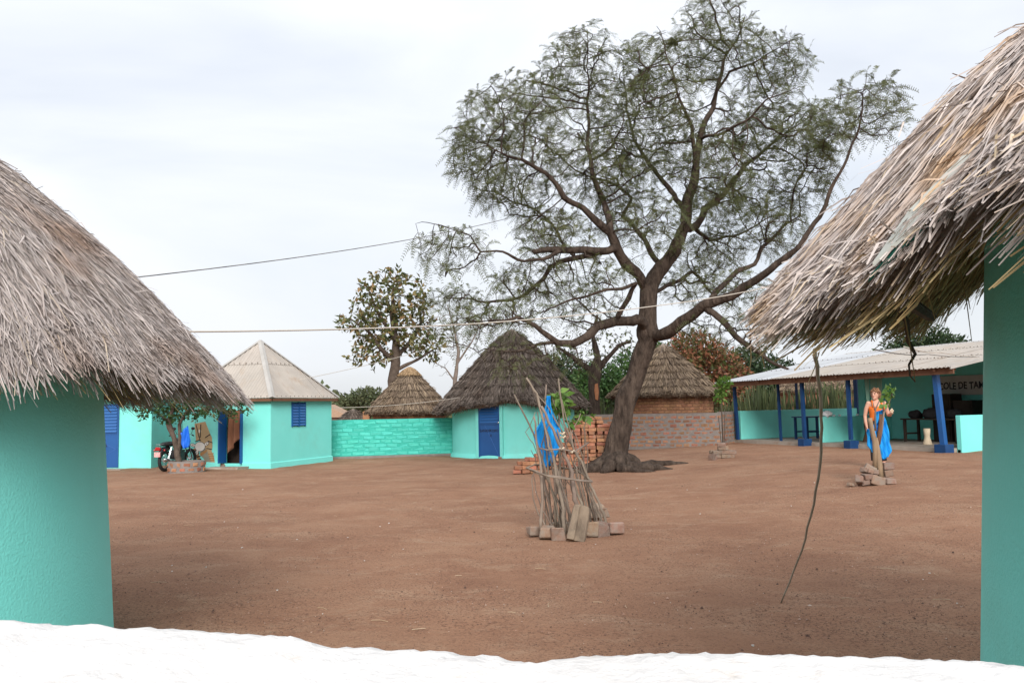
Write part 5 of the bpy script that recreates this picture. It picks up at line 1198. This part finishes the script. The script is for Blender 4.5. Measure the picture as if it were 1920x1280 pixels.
# blocks and a slab of wood round the foot of the cage
rubble = brick_variants('block', (.24, .17, .14), M['brick_dusty'], 5, .036)
def lump(name, me, px, py, dz, rz, scale, label, cat, group, tilt=0.0):
    p = gp(px, py); o = place(name, me, p + V3(0, 0, dz), Matrix.Rotation(rz, 3, 'Z') @ Matrix.Rotation(tilt, 3, 'X'), None); o.scale = scale; return tag(o, label, cat, group)
G = 'blocks round the foot of the stick cage'
lump('rubble_block', rubble[0], 1000, 1004, .07, .3, (.62, .9, .95), 'dusty block at the left end of the stick cage foot', 'block', G)
lump('rubble_block', rubble[1], 1026, 1010, .07, -.15, (.8, .9, .95), 'orange worn block second from the left at the cage foot', 'block', G)
lump('rubble_block', rubble[2], 1047, 1012, .075, .1, (.75, .8, 1), 'grey cracked block just left of the leaning wood slab', 'block', G)
lump('rubble_block', rubble[3], 1109, 1006, .10, .25, (.65, .55, 1.35), 'upright dusty block just right of the leaning wood slab', 'block', G, -.2)
lump('rubble_block', rubble[4], 1130, 1004, .08, .2, (.62, .8, 1.15), 'orange block beside the big grey block at the cage foot', 'block', G)
lump('rubble_block', rubble[0], 1152, 1000, .085, .35, (.95, 1.1, 1.15), 'big grey angular block at the right end of the cage foot', 'block', G)
lump('rubble_block', rubble[2], 1128, 980, .15, .5, (.8, .9, .8), 'pale block lying on top behind the orange block', 'block', G)
lump('rubble_block', rubble[1], 1118, 972, .09, .1, (.8, .8, 1.4), 'dark block standing behind the right sticks of the cage', 'block', G)
lump('rubble_block', rubble[3], 1052, 994, .06, .0, (.9, .7, .8), 'red brown block half hidden inside the cage foot', 'block', G)
p0, p1 = gat(1080, 1018, -.62), gat(1092, 948, -.40); p0.z = .0; ax = (p1 - p0); ln = ax.length; ax.normalize(); sx = ax.cross(V3(0, 1, 0)).normalized(); sn = sx.cross(ax)
b = MB(); W2 = .115
prof = [(-W2, .0), (-W2 * .8, .045), (-.02, .05), (.02, .03), (.04, .055), (W2, .03), (W2 * 1.05, -.02), (.0, -.04)]
loops = []
for t, s in ((0, 1.0), (.12, 1.05), (.5, 1.0), (.85, .98), (.97, .85), (1.0, .6)): loops.append([p0 + ax * ln * t + sx * x * s - sn * y * s + V3(*(RNG.normal(0, .003, 3))) for x, y in prof])
vs = [p for l_ in loops for p in l_]; n8 = len(prof); fs = [tuple(range(n8)), tuple(5 * n8 + k for k in range(n8))]
for i in range(5):
    for k in range(n8): fs.append((i * n8 + k, i * n8 + (k + 1) % n8, (i + 1) * n8 + (k + 1) % n8, (i + 1) * n8 + k))
b.add(vs, fs); tag(b.build('wood_slab', mat('weathered_slab', (0.15, 0.11, 0.08), (0.23, 0.175, 0.125), 7, rough=.95, bump=.7, bscale=35, bdist=.012, stain=(.10, .075, .055), stain_scale=4, stretch=(1, 1, .4)), None, p0), 'thick weathered wood slab leaning against the front of the stick cage', 'wood slab')

# ------------------------------------------------------------------ brick stacks
def brick_stack(name, label, base, layout, size, meshes, ang, jit=.05):
    """layout: list of (column offset along, offset across, number of courses)"""
    t = thing(name, base, label, 'brick pile')
    for (x, y, n) in layout:
        for k in range(n):
            a = ang + random.gauss(0, jit) + (PI / 2 if (k % 5 == 4) else 0)
            p = base + rotz(ang) @ V3(x + random.gauss(0, .012), y + random.gauss(0, .014), 0) + V3(0, 0, size[2] / 2 + k * size[2] * 1.03)
            o = place('brick', random.choice(meshes), p, rotz(a) @ Matrix.Rotation(random.gauss(0, .03), 3, 'X'), t); o.scale = (random.uniform(.9, 1.05), 1, random.uniform(.93, 1.03))
    return t
pb = brick_variants('brick', (.20, .15, .095), M['brick'], 6, .010)
BPc = at(1090, 860, 22.6); BPc.z = float(T(BPc.x, BPc.y))
lay = []
for i in range(9):
    xx = -.95 + i * .205
    hmax = np.interp(xx, [-.95, -.6, -.35, -.1, .3, .55, .9, 1.6], [4, 7, 11, 14, 15, 14, 11, 8])
    for j in range(3): lay.append((xx + random.gauss(0, .01), -.2 + j * .17, max(1, int(hmax - (2 - j) * .0 - (0 if j else random.choice([0, 1, 1, 2]))))))
brick_stack('brick_pile', 'tall stack of orange fired bricks between the stick cage and big trunk', BPc, lay, (.20, .15, .095), pb, .06)
c2 = at(978, 872, 21.2); c2.z = 0
brick_stack('brick_pile', 'low heap of orange bricks at the left foot of the tall stack', c2, [(-.12, -.1, 2), (.08, -.12, 3), (.28, -.1, 4), (.47, -.08, 4), (-.02, .08, 3), (.2, .08, 4), (.4, .08, 5), (.6, .05, 5)], (.20, .15, .095), pb, .1, .18)
c3 = gp(1356, 858)
brick_stack('brick_pile', 'small brick pile round a thin sapling by the brick wall', c3, [(-.22, -.08, 2), (.0, -.1, 2), (.2, -.08, 2), (-.06, -.06, 4), (.1, .1, 3), (-.2, .12, 2)], (.22, .16, .10), brick_variants('brick', (.22, .16, .10), M['brick_dusty'], 4, .014), .05, .1)
lump('rubble_block', rubble[2], 1338, 862, .07, .8, (.7, .9, 1.1), 'round dusty stone at the left foot of the small brick pile', 'block', 'loose blocks in the yard')
sp = at(1356, 840, c3.y + .08)
leafy_plant('sapling', 'thin tall sapling with a bright leaf tuft by the brick wall', [[(V3(sp.x, sp.y, .2), .02), (at(1354, 790, sp.y), .017), (at(1352, 745, sp.y), .013), (at(1354, 710, sp.y), .006)], [(V3(sp.x - .03, sp.y, .3), .012), (at(1347, 780, sp.y), .009)], [(V3(sp.x + .03, sp.y, .3), .012), (at(1359, 768, sp.y), .009)]],
    [(at(1354, 725, sp.y), (.17, .15, .22), 1), (at(1350, 745, sp.y), (.14, .12, .12), .5), (at(1362, 716, sp.y), (.12, .12, .12), .5)], M['leaf_bright'], (.08, .15), 130, stem_m=M['bark2'])

# ------------------------------------------------------------------ cut stump sapling with blue cloth, in its ring of bricks
SC = gp(1640, 905); SY = SC.y
def sat(zx, zy, dy=0): return at(1590 + zx / 6.4, 720 + zy / 6.4, SY + dy)
st = thing('cut_sapling', SC, 'lopped pale sapling trunks with a few new leaves before the woman', 'sapling')
def limb(pts, name='trunk', m='log', n=8):
    b = MB(); b.tube([p for p, _ in pts], [r for _, r in pts], n); return b.build(name, M[m], st, smooth=True)
limb([(sat(395, 1140, 0), .055), (sat(385, 1000, 0), .055), (sat(370, 860, 0), .045), (sat(350, 700, .02), .03), (sat(345, 640, .03), .015)])
limb([(sat(325, 1030, .06), .05), (sat(330, 850, .04), .05), (sat(320, 680, 0), .048), (sat(290, 560, -.03), .045), (sat(268, 450, -.05), .042), (sat(264, 405, -.05), .044)])
limb([(sat(350, 760, .05), .03), (sat(375, 600, .08), .04), (sat(395, 480, .08), .045), (sat(400, 360, .08), .05)], m='timber')
limb([(sat(330, 560, .0), .02), (sat(325, 400, .0), .018), (sat(330, 300, .0), .016), (sat(375, 200, .0), .010)], 'branch', 'stick', 6)
limb([(sat(320, 310, .0), .012), (sat(300, 220, .0), .008)], 'branch', 'stick', 6)
limb([(sat(380, 720, .1), .016), (sat(410, 520, .05), .018), (sat(430, 340, .0), .018), (sat(490, 220, -.02), .015), (sat(545, 80, -.04), .010)], 'branch', 'stick', 6)
limb([(sat(420, 330, .0), .010), (sat(435, 200, .0), .007)], 'branch', 'stick', 6)
Q = []; D = []
for (zx, zy, n, r_) in [(490, 70, 9, .08), (520, 30, 6, .08), (470, 140, 5, .06), (435, 130, 3, .04), (545, 140, 3, .04), (445, 230, 4, .04)]:
    c = np.array(tuple(sat(zx, zy, -.05))); Q.append(c + RNG.normal(0, r_ * .5, (n, 3))); D.append(RNG.normal(0, 1, (n, 3)) + np.array([0, 0, -.6]))
Q = np.concatenate(Q); D = np.concatenate(D); V, Fq = leaves(Q, D, .07 + .08 * RNG.random(len(Q)), .75, .2); npmesh('leaves', V, Fq, M['leaf_bright'], st)
def zc(zx): return 1590 + zx / 6.4
def zr(zy): return 720 + zy / 6.4
sheet('blue_cloth', M['cloth_blue'], [(zc(350), zc(425), zr(330), zr(300), .10), (zc(330), zc(440), zr(440), zr(420), .12), (zc(300), zc(460), zr(520), zr(480), .13), (zc(320), zc(490), zr(640), zr(600), .13), (zc(340), zc(515), zr(760), zr(700), .12), (zc(380), zc(535), zr(860), zr(800), .10), (zc(420), zc(470), zr(910), zr(870), .08)], SY, 'bright blue cloth hanging on the lopped sapling, right of its trunks', 'cloth', 3.3, .045)
sheet('blue_cloth', M['cloth_blue'], [(zc(232), zc(300), zr(540), zr(520), .05), (zc(236), zc(310), zr(620), zr(640), .05), (zc(232), zc(310), zr(735), zr(740), .05), (zc(290), zc(305), zr(815), zr(820), .05)], SY, 'blue cloth corner hanging left of the lopped sapling trunks', 'cloth', 1.5, .025)
G = 'blocks round the lopped sapling'
br2 = brick_variants('brick', (.24, .16, .11), M['brick_dusty'], 4, .016)
for (zx, zy, dz, rz, sc, lab, tl) in [(350, 1240, .055, .2, (1.15, 1, 1.5), 'large tilted brick at the front of the lopped sapling ring', .35), (205, 1235, .05, -.1, (.62, .9, .85), 'small pale brick front left in the lopped sapling ring', 0), (250, 1180, .14, .25, (1.05, 1, .8), 'long brick lying across the front left of the sapling ring', .1), (290, 1120, .21, .2, (.95, .9, .8), 'upper brick resting on the long one of the sapling ring', .2),
                                  (150, 1180, .08, .9, (.9, .9, 1.2), 'reddish brick standing at the left of the sapling ring', .5), (255, 1030, .27, -.3, (.7, .8, 1.2), 'dark tilted brick at the back left of the sapling ring', .5), (300, 1060, .26, .2, (.45, .6, .6), 'small stone on top of the sapling ring', .2), (200, 1000, .24, .6, (.6, .8, .9), 'orange brick piece at the upper left of the sapling ring', .3),
                                  (475, 1150, .17, .1, (.7, 1, 1.1), 'middle brick of the right hand stack of the sapling ring', .0), (480, 1030, .29, .05, (.8, 1, 1.1), 'top brick of the right hand stack of the sapling ring', .05), (490, 1200, .05, .3, (.8, 1, .9), 'bottom brick of the right hand stack of the sapling ring', .0), (30, 1225, .02, .6, (.55, .5, .5), 'loose dark stone lying left of the sapling ring', .2)]:
    p = gp(zc(zx), max(zr(zy), 898)) if False else at(zc(zx), zr(zy), SY + (-.18 if zy > 1150 else .0)); zg = float(T(p.x, p.y)); o = place('brick', random.choice(br2), V3(p.x, p.y, zg + dz), Matrix.Rotation(rz, 3, 'Z') @ Matrix.Rotation(tl, 3, 'Y'), None); o.scale = sc; tag(o, lab, 'brick', G)

# ------------------------------------------------------------------ long curved stick leaning from the yard to the right eave
ps = [(1464, 1117, 7.2), (1488, 1072, 7.05), (1510, 1010, 6.8), (1526, 945, 6.5), (1538, 870, 6.2), (1542, 800, 5.95), (1539, 740, 5.7), (1533, 700, 5.5), (1528, 655, 5.3)]
q = [at(*p) for p in ps]; q[0].z = -.01; b = MB(); fine = []
for i in range(len(q) - 1):
    for k in range(3): fine.append(q[i].lerp(q[i + 1], k / 3) + V3(*(RNG.normal(0, .003, 3))))
fine.append(q[-1]); b.tube(fine, [.007 + .007 * i / len(fine) for i in range(len(fine))], 7); tag(b.build('long_stick', mat('pale_vine', (0.26, 0.22, 0.17), (0.36, 0.31, 0.25), 9, rough=.9), None, q[0], smooth=True), 'long thin curved stick leaning from the yard up to the right eave', 'stick')

# ------------------------------------------------------------------ brick planter, small tree and motorbike by the tin roofed hut
PLC = gp(338, 886) + V3(0, .45, 0); PLC.z = 0
pl = thing('brick_planter', PLC, 'round low brick planter with grey mortar before the tin roofed hut', 'planter')
b = MB(); b.lathe(PLC, [(.50, -.03), (.50, .30), (.40, .305), (.38, .05)], 32); b.build('planter_wall', M['mortar'], pl, smooth=False)
b = MB(); b.lathe(PLC, [(.001, .22), (.40, .2)], 24); b.build('soil', M['ground'], pl)
pm = brick_variants('brick', (.17, .08, .10), M['brick'], 4, .016)
for r_ in range(2):
    for k in range(13):
        a = 2 * PI * (k + .5 * r_) / 13; place('brick', random.choice(pm), PLC + V3(math.cos(a) * .468, math.sin(a) * .468, .075 + r_ * .14), rotz(a + PI / 2) @ Matrix.Rotation(random.gauss(0, .1), 3, 'Y'), pl).scale = (random.uniform(.7, 1.05), 1, random.uniform(.8, 1.05))
dS = PLC.y
make_tree('small_tree', 'small gnarled leafy tree growing in the round brick planter', PLC + V3(0, 0, .25), .08,
    [[A(336, 870, dS, .09), A(332, 845, dS, .085), A(326, 820, dS, .07), A(316, 795, dS, .09), A(322, 770, dS, .06), A(330, 745, dS, .04)], [A(334, 850, dS, .06), A(338, 820, dS, .055), A(336, 795, dS, .05), A(350, 770, dS, .035), A(385, 750, dS, .02)], [A(318, 790, dS, .04), A(290, 770, dS, .025), A(260, 760, dS, .012)], [A(350, 772, dS, .03), A(400, 765, dS, .02), A(440, 755, dS, .01)]],
    [BB(300, 765, 55, 32, dS, .8, 1), BB(345, 750, 60, 40, dS, .9, 1), BB(400, 765, 55, 24, dS, .7, .8), BB(448, 765, 18, 20, dS, .4, .25), BB(330, 715, 80, 40, dS, .9, 1)], 520, (M['bark2'], M['leaf_shade']), (.07, .13), 7, step=.1, dk=.16, di=1.2, tip=.006, w=.65, keep=.9)
sheet('blue_cloth', M['tarp'], [(338, 352, 812, 797, -.2), (340, 356, 820, 812, -.2), (339, 357, 832, 826, -.2), (345, 354, 841, 838, -.2)], dS, 'blue cloth tied to the small tree in the planter', 'cloth', 1.5, .03)
def motorbike():
    hd = V3(.2, .98, 0).normalized(); sd2 = V3(hd.y, -hd.x, 0); O = at(309, 868, 24.0); O.z = 0
    t = thing('motorbike', O, 'dark motorbike seen from behind beside the small planter tree', 'motorbike')
    def W(f, s, z): return O + hd * f + sd2 * s + V3(0, 0, z)
    for f, nm in ((.0, 'wheel'), (1.25, 'wheel')):
        prof = []; b = MB(); N = 28
        vs = []; fs = []
        for k in range(N):
            a = 2 * PI * k / N
            for j in range(8):
                c = 2 * PI * j / 8; rr = .255 + .05 * math.cos(c); vs.append(W(f + rr * math.cos(a), .045 * math.sin(c), .30 + rr * math.sin(a)))
        for k in range(N):
            for j in range(8): fs.append((k * 8 + j, k * 8 + (j + 1) % 8, ((k + 1) % N) * 8 + (j + 1) % 8, ((k + 1) % N) * 8 + j))
        b.add(vs, fs); w = b.build('wheel', M['rubber'], t, smooth=True)
        b = MB()
        for k in range(10):
            a = 2 * PI * k / 10; b.tube([W(f, 0, .30), W(f + .21 * math.cos(a), 0, .30 + .21 * math.sin(a))], .006, 4)
        b.tube([W(f, -.06, .30), W(f, .06, .30)], .035, 8); b.build('rim', M['chrome'], w)
    b = MB(); b.tube([W(-.28, 0, .50), W(-.12, 0, .62), W(.15, 0, .66)], [.05, .075, .07], 8); b.build('rear_mudguard', M['bikepaint'], t, smooth=True)
    b = MB(); b.ball(W(.22, 0, .78), (.16, .42, .07), 12, 8, Matrix((sd2, hd, V3(0, 0, 1))).transposed()); b.build('seat', M['darkcloth'], t, smooth=True)
    b = MB(); b.ball(W(.72, 0, .82), (.14, .25, .13), 12, 8, Matrix((sd2, hd, V3(0, 0, 1))).transposed()); b.build('fuel_tank', M['bikepaint'], t, smooth=True)
    b = MB(); b.box(W(.6, 0, .42), (.22, .4, .34), Matrix((sd2, hd, V3(0, 0, 1))).transposed(), .02); b.build('engine', M['bikepaint'], t, bevel=.02)
    b = MB(); b.tube([W(.0, .09, .30), W(.45, .09, .36), W(.95, 0, .78)], .02, 6); b.tube([W(0, -.09, .30), W(.45, -.09, .36), W(.95, 0, .78)], .02, 6); b.build('frame', M['bikepaint'], t)
    for s in (-1, 1):
        b = MB(); b.tube([W(1.25, s * .07, .30), W(1.0, s * .07, .92)], .022, 7); b.build('fork', M['chrome'], t)
        b = MB(); b.tube([W(-.02, s * .12, .32), W(.12, s * .13, .68)], .026, 8); b.build('shock_absorber', M['chrome'], t)
        b = MB(); b.tube([W(1.0, s * .04, .96), W(.95, s * .2, 1.04), W(.82, s * .36, 1.0)], .013, 6); h = b.build('handlebar', M['chrome'], t)
        b = MB(); b.tube([W(.86, s * .31, 1.01), W(.78, s * .41, .99)], .02, 7); b.build('grip', M['rubber'], h)
        b = MB(); b.tube([W(.93, s * .24, 1.04), W(.9, s * .3, 1.17)], .007, 5); b.ball(W(.9, s * .31, 1.2), (.06, .015, .045), 10, 6); b.build('mirror', M['bikepaint'], h)
        b = MB(); b.ball(W(-.26, s * .16, .62), (.03, .03, .03), 8, 6); b.build('indicator', M['redlens'], t)
    b = MB(); b.tube([W(.55, .13, .30), W(.2, .16, .30), W(-.3, .18, .36)], [.025, .035, .045], 8); b.build('exhaust', M['chrome'], t, smooth=True)
    Rb = Matrix((sd2, hd, V3(0, 0, 1))).transposed()
    b = MB(); b.box(W(-.33, 0, .66), (.15, .06, .10), Rb); b.build('tail_lamp', M['redlens'], t, bevel=.015)
    b = MB(); b.box(W(-.36, 0, .50), (.19, .012, .14), Rb); b.build('number_plate', M['plate'], t)
    b = MB(); b.box(W(-.2, 0, .78), (.16, .26, .015), Rb); b.build('rack', M['chrome'], t, bevel=.008)
motorbike()
# kettle by the lettered door
kc = gp(946, 856); t = thing('kettle', kc, 'small green kettle on the ground beside the lettered blue door', 'kettle')
b = MB(); b.lathe(kc, [(.001, 0), (.10, .0), (.12, .05), (.10, .13), (.05, .17), (.001, .175)], 16); b.build('kettle_body', M['kettle'], t, smooth=True)
b = MB(); b.tube([kc + V3(-.10, 0, .11), kc + V3(-.09, 0, .24), kc + V3(0, 0, .28), kc + V3(.09, 0, .24), kc + V3(.10, 0, .11)], .009, 6); b.build('kettle_handle', M['bikepaint'], t, smooth=True)
b = MB(); b.tube([kc + V3(.10, 0, .06), kc + V3(.16, 0, .10), kc + V3(.19, 0, .16)], [.022, .016, .012], 7); b.build('spout', M['kettle'], t, smooth=True)
# rubble by the doorways
lump('rubble_block', rubble[4], 418, 876, .05, .3, (.55, .7, .8), 'brown stone propping the open blue door', 'block', 'loose blocks in the yard')
lump('rubble_block', rubble[1], 938, 859, .02, .6, (.5, .5, .35), 'small flat stone at the foot of the lettered door', 'block', 'loose blocks in the yard')

# ------------------------------------------------------------------ cables
def cable(name, m, pts, r, sag, label, cat='cable'):
    pts = [at(*p) for p in pts]; fine = []
    for i in range(len(pts) - 1):
        for k in range(14):
            t = k / 14; fine.append(pts[i].lerp(pts[i + 1], t) + V3(0, 0, -sag * 4 * t * (1 - t)))
    fine.append(pts[-1]); b = MB(); b.tube(fine, r, 5); tag(b.build(name, M[m], None, pts[0], smooth=True), label, cat)
cable('power_cable', 'wire_dark', [(180, 528, 9.0), (950, 410, 20.0)], .007, .12, 'dark twisted cable running from the near left roof up into the tree')
cable('power_cable', 'wire_pale', [(300, 622, 8.2), (900, 606, 14.0), (1240, 572, 17.5), (1440, 538, 19.0)], .0105, .03, 'thick pale cable crossing before the big tree above head height')
cable('clothes_line', 'wire_pale', [(560, 712, 26.0), (800, 655, 33.0)], .009, .05, 'thin pale line rising from the tin roof towards the olive tree', 'line')
cable('clothes_line', 'wire_pale', [(624, 764, 27.6), (862, 745, 27.2)], .008, .08, 'thin line strung between the tin roofed hut and thatched hut', 'line')
cable('power_cable', 'wire_pale', [(1695, 650, 7.0), (1760, 660, 14), (1836, 668, 22.0)], .008, .02, 'pale wire running from the torn eave to the pavilion roof')
cable('power_cable', 'wire_dark', [(1640, 655, 8.0), (1740, 664, 14), (1836, 668, 21.9)], .007, .03, 'dark wire above the pavilion roof near the torn eave')
# extra thin sticks in the guard
for k in range(14):
    a = random.uniform(0, 2 * PI); foot = GC + V3(math.cos(a) * random.uniform(.2, .42), math.sin(a) * random.uniform(.15, .35), -.02); tp = GC + V3(-.18 + random.gauss(0, .16), random.gauss(0, .18), random.uniform(.9, 1.6))
    mid_ = foot.lerp(tp, .5) + V3(random.gauss(0, .05), random.gauss(0, .05), 0); q = [foot, foot.lerp(mid_, .5) + V3(random.gauss(0, .015), 0, 0), mid_, mid_.lerp(tp, .5) + V3(random.gauss(0, .02), 0, 0), tp]
    r0 = random.uniform(.006, .012); b = MB(); b.tube(q, [r0, r0, r0 * .9, r0 * .8, r0 * .5], 6); b.build('stick', M['stick'], guard, smooth=True)

# ------------------------------------------------------------------ the woman behind the lopped sapling
def woman():
    O = gp(1649, 875); t = thing('person', O, 'person with curly auburn hair in orange tank top standing before the pavilion', 'person')
    Rz_ = rotz(rad(-12))
    def W(x, y, z): return O + Rz_ @ V3(x, y, z)
    b = MB()
    def loft(rings, n=20):
        vs = []; fs = []
        for (cx, cy, z, rx, ry) in rings:
            for k in range(n): a = 2 * PI * k / n; vs.append(W(cx + rx * math.cos(a), cy + ry * math.sin(a), z))
        for i in range(len(rings) - 1):
            for k in range(n): fs.append((i * n + k, i * n + (k + 1) % n, (i + 1) * n + (k + 1) % n, (i + 1) * n + k))
        fs += [tuple(range(n - 1, -1, -1)), tuple((len(rings) - 1) * n + k for k in range(n))]
        return vs, fs
    torso = [(0, 0, .80, .13, .10), (0, 0, .90, .165, .115), (0, 0, .97, .155, .11), (0, 0, 1.05, .128, .095), (0, -.005, 1.14, .135, .10), (0, -.01, 1.22, .150, .112), (0, 0, 1.30, .150, .10), (0, .005, 1.36, .145, .08), (0, .01, 1.395, .10, .06), (0, .01, 1.43, .052, .052)]
    b.add(*loft(torso))
    b.tube([W(0, .01, 1.40), W(-.005, -.005, 1.50)], [.052, .048], 12)
    hc = W(-.012, -.015, 1.545); HR = Rz_ @ rotz(rad(-38))                       # head turned towards the left of the picture
    def Hh(x, y, z): return hc + HR @ V3(x, y, z)
    b.ball(hc, (.074, .092, .108), 20, 14, HR); b.ball(Hh(0, -.035, -.06), (.052, .055, .052), 14, 10, HR); b.ball(Hh(0, .03, .02), (.077, .075, .088), 16, 12, HR)
    b.ball(Hh(0, -.095, -.012), (.012, .018, .022), 10, 8, HR); b.ball(Hh(0, -.088, .01), (.010, .012, .028), 8, 6, HR)
    for s in (-1, 1): b.ball(Hh(s * .076, .008, -.008), (.012, .02, .032), 8, 6, HR)
    b.ball(Hh(0, -.082, -.052), (.024, .014, .012), 8, 6, HR); b.ball(Hh(0, -.076, -.092), (.022, .02, .018), 8, 6, HR)
    arms = [[(-.155, .005, 1.355, .052), (-.205, .015, 1.24, .044), (-.232, .03, 1.09, .037), (-.232, .0, .97, .034), (-.218, -.03, .845, .024)], [(.155, .005, 1.355, .052), (.205, .03, 1.24, .044), (.245, .05, 1.10, .038), (.25, -.07, 1.10, .033), (.245, -.17, 1.13, .024)]]
    for a in arms:
        b.ball(W(*a[0][:3]), .054, 12, 8); b.tube([W(*p[:3]) for p in a], [p[3] for p in a], 12)
    def hand(wr, dirv, side, curl):
        d = dirv.normalized(); sd_ = side.normalized(); nn = d.cross(sd_)
        b.box(wr + d * .045, (.075, .085, .026), Matrix((sd_, d, nn)).transposed())
        for k, L in enumerate((.058, .068, .064, .05)):
            o = wr + d * .082 + sd_ * (-.029 + k * .0193); m1 = o + d * L * .5 + nn * curl * .35 * L; e = m1 + d * L * (.5 - .3 * abs(curl)) + nn * curl * .8 * L; b.tube([o - d * .01, m1, e], [.0095, .009, .0075], 7)
        o = wr + d * .02 - sd_ * .034; b.tube([o, o - sd_ * .025 + d * .025, o - sd_ * .028 + d * .055 + nn * curl * .02], [.011, .010, .008], 7)
    hand(W(-.218, -.03, .845), Rz_ @ V3(.04, -.10, -1), Rz_ @ V3(.25, -1, 0), -.45)
    hand(W(.245, -.17, 1.13), Rz_ @ V3(-.05, -1, .15), Rz_ @ V3(1, 0, .2), .9)
    for s in (-1, 1):
        b.tube([W(s * .085, 0, .90), W(s * .092, -.01, .70), W(s * .095, -.015, .49), W(s * .096, .015, .34), W(s * .096, .02, .10), W(s * .096, .02, .05)], [.092, .078, .055, .054, .036, .04], 14)
        b.tube([W(s * .096, .045, .045), W(s * .10, -.06, .04), W(s * .106, -.15, .025)], [.036, .036, .022], 10)
    body = b.build('body', M['skin'], t, smooth=True)
    rm = body.modifiers.new('one_skin', 'REMESH'); rm.mode = 'VOXEL'; rm.voxel_size = .008; rm.use_smooth_shade = True
    sm_ = body.modifiers.new('soften', 'SMOOTH'); sm_.factor = .5; sm_.iterations = 2
    # clothes
    c = MB(); c.add(*loft([(0, 0, .985, .165, .120), (0, 0, 1.05, .143, .110), (0, -.007, 1.14, .150, .116), (0, -.012, 1.22, .164, .128), (0, -.006, 1.285, .160, .116), (0, -.002, 1.29, .150, .108)])); top = c.build('tank_top', M['orange'], t, smooth=True)
    for s in (-1, 1):
        c = MB(); c.tube([W(s * .085, -.105, 1.27), W(s * .092, -.088, 1.34), W(s * .092, -.03, 1.418), W(s * .09, .05, 1.40), W(s * .085, .095, 1.28)], .017, 8); c.build('strap', M['orange'], top, smooth=True)
    c = MB(); c.add(*loft([(0, 0, 1.0, .158, .118), (0, 0, .92, .176, .128), (0, 0, .84, .170, .122), (0, 0, .78, .14, .11)]))
    for s in (-1, 1): c.tube([W(s * .085, 0, .86), W(s * .092, -.01, .68), W(s * .095, -.012, .48), W(s * .096, .015, .32), W(s * .096, .02, .13)], [.104, .092, .074, .07, .062], 14)
    tr = c.build('trousers', M['darkcloth'], t, smooth=True); rm = tr.modifiers.new('one_cloth', 'REMESH'); rm.mode = 'VOXEL'; rm.voxel_size = .014; rm.use_smooth_shade = True
    for s in (-1, 1):
        c = MB(); c.box(W(s * .102, -.055, .012), (.085, .26, .024), Rz_); c.build('sandal', M['rubber'], t, bevel=.01)
        c = MB(); c.ball(Hh(s * .03, -.083, .012), (.012, .006, .007), 8, 6, HR); c.build('eye', M['eye'], body)
        c = MB(); c.tube([Hh(s * .014, -.093, .03), Hh(s * .03, -.093, .036), Hh(s * .048, -.08, .03)], .005, 5); c.build('eyebrow', M['hair'], body)
    c = MB(); c.ball(Hh(0, -.094, -.052), (.022, .006, .008), 8, 6, HR); c.build('lips', M['lip'], body)
    h = MB()
    for k in range(420):
        d = V3(random.gauss(0, 1), random.gauss(0, 1), random.gauss(0, 1)).normalized()
        if d.y < -.25 and d.z < .45: continue
        if d.z < -.55: continue
        p0 = Hh(d.x * .078, .012 + d.y * .092, .012 + d.z * .108); tw = V3(random.gauss(0, .013), random.gauss(0, .013), random.gauss(0, .013)); out_ = HR @ d
        h.tube([p0 - out_ * .008, p0 + out_ * .012 + tw, p0 + out_ * .022 - tw + V3(0, 0, -.008), p0 + out_ * .014 + tw * .5 + V3(0, 0, -.026)], [.010, .011, .009, .004], 5)
    hr = raw_build(h, 'hair', M['hair'], t)
    c = MB(); c.ball(Hh(0, .018, .018), (.084, .086, .10), 16, 12, HR); hc2 = c.build('hair_cap', M['hair'], hr, smooth=True)
    # small bright bundle in the raised hand
    g_ = MB(); p = W(.245, -.275, 1.165)
    for k, (dx_, dz_, m_) in enumerate([(0, 0, 0), (.02, .03, 0), (-.02, .035, 0), (.0, .06, 0)]): g_.ball(p + V3(dx_, 0, dz_), (.022, .02, .024), 8, 6)
    tag(g_.build('small_bundle', M['hide'], None, p, smooth=True), 'small pale bundle held in the raised hand of the woman', 'bundle')
woman()
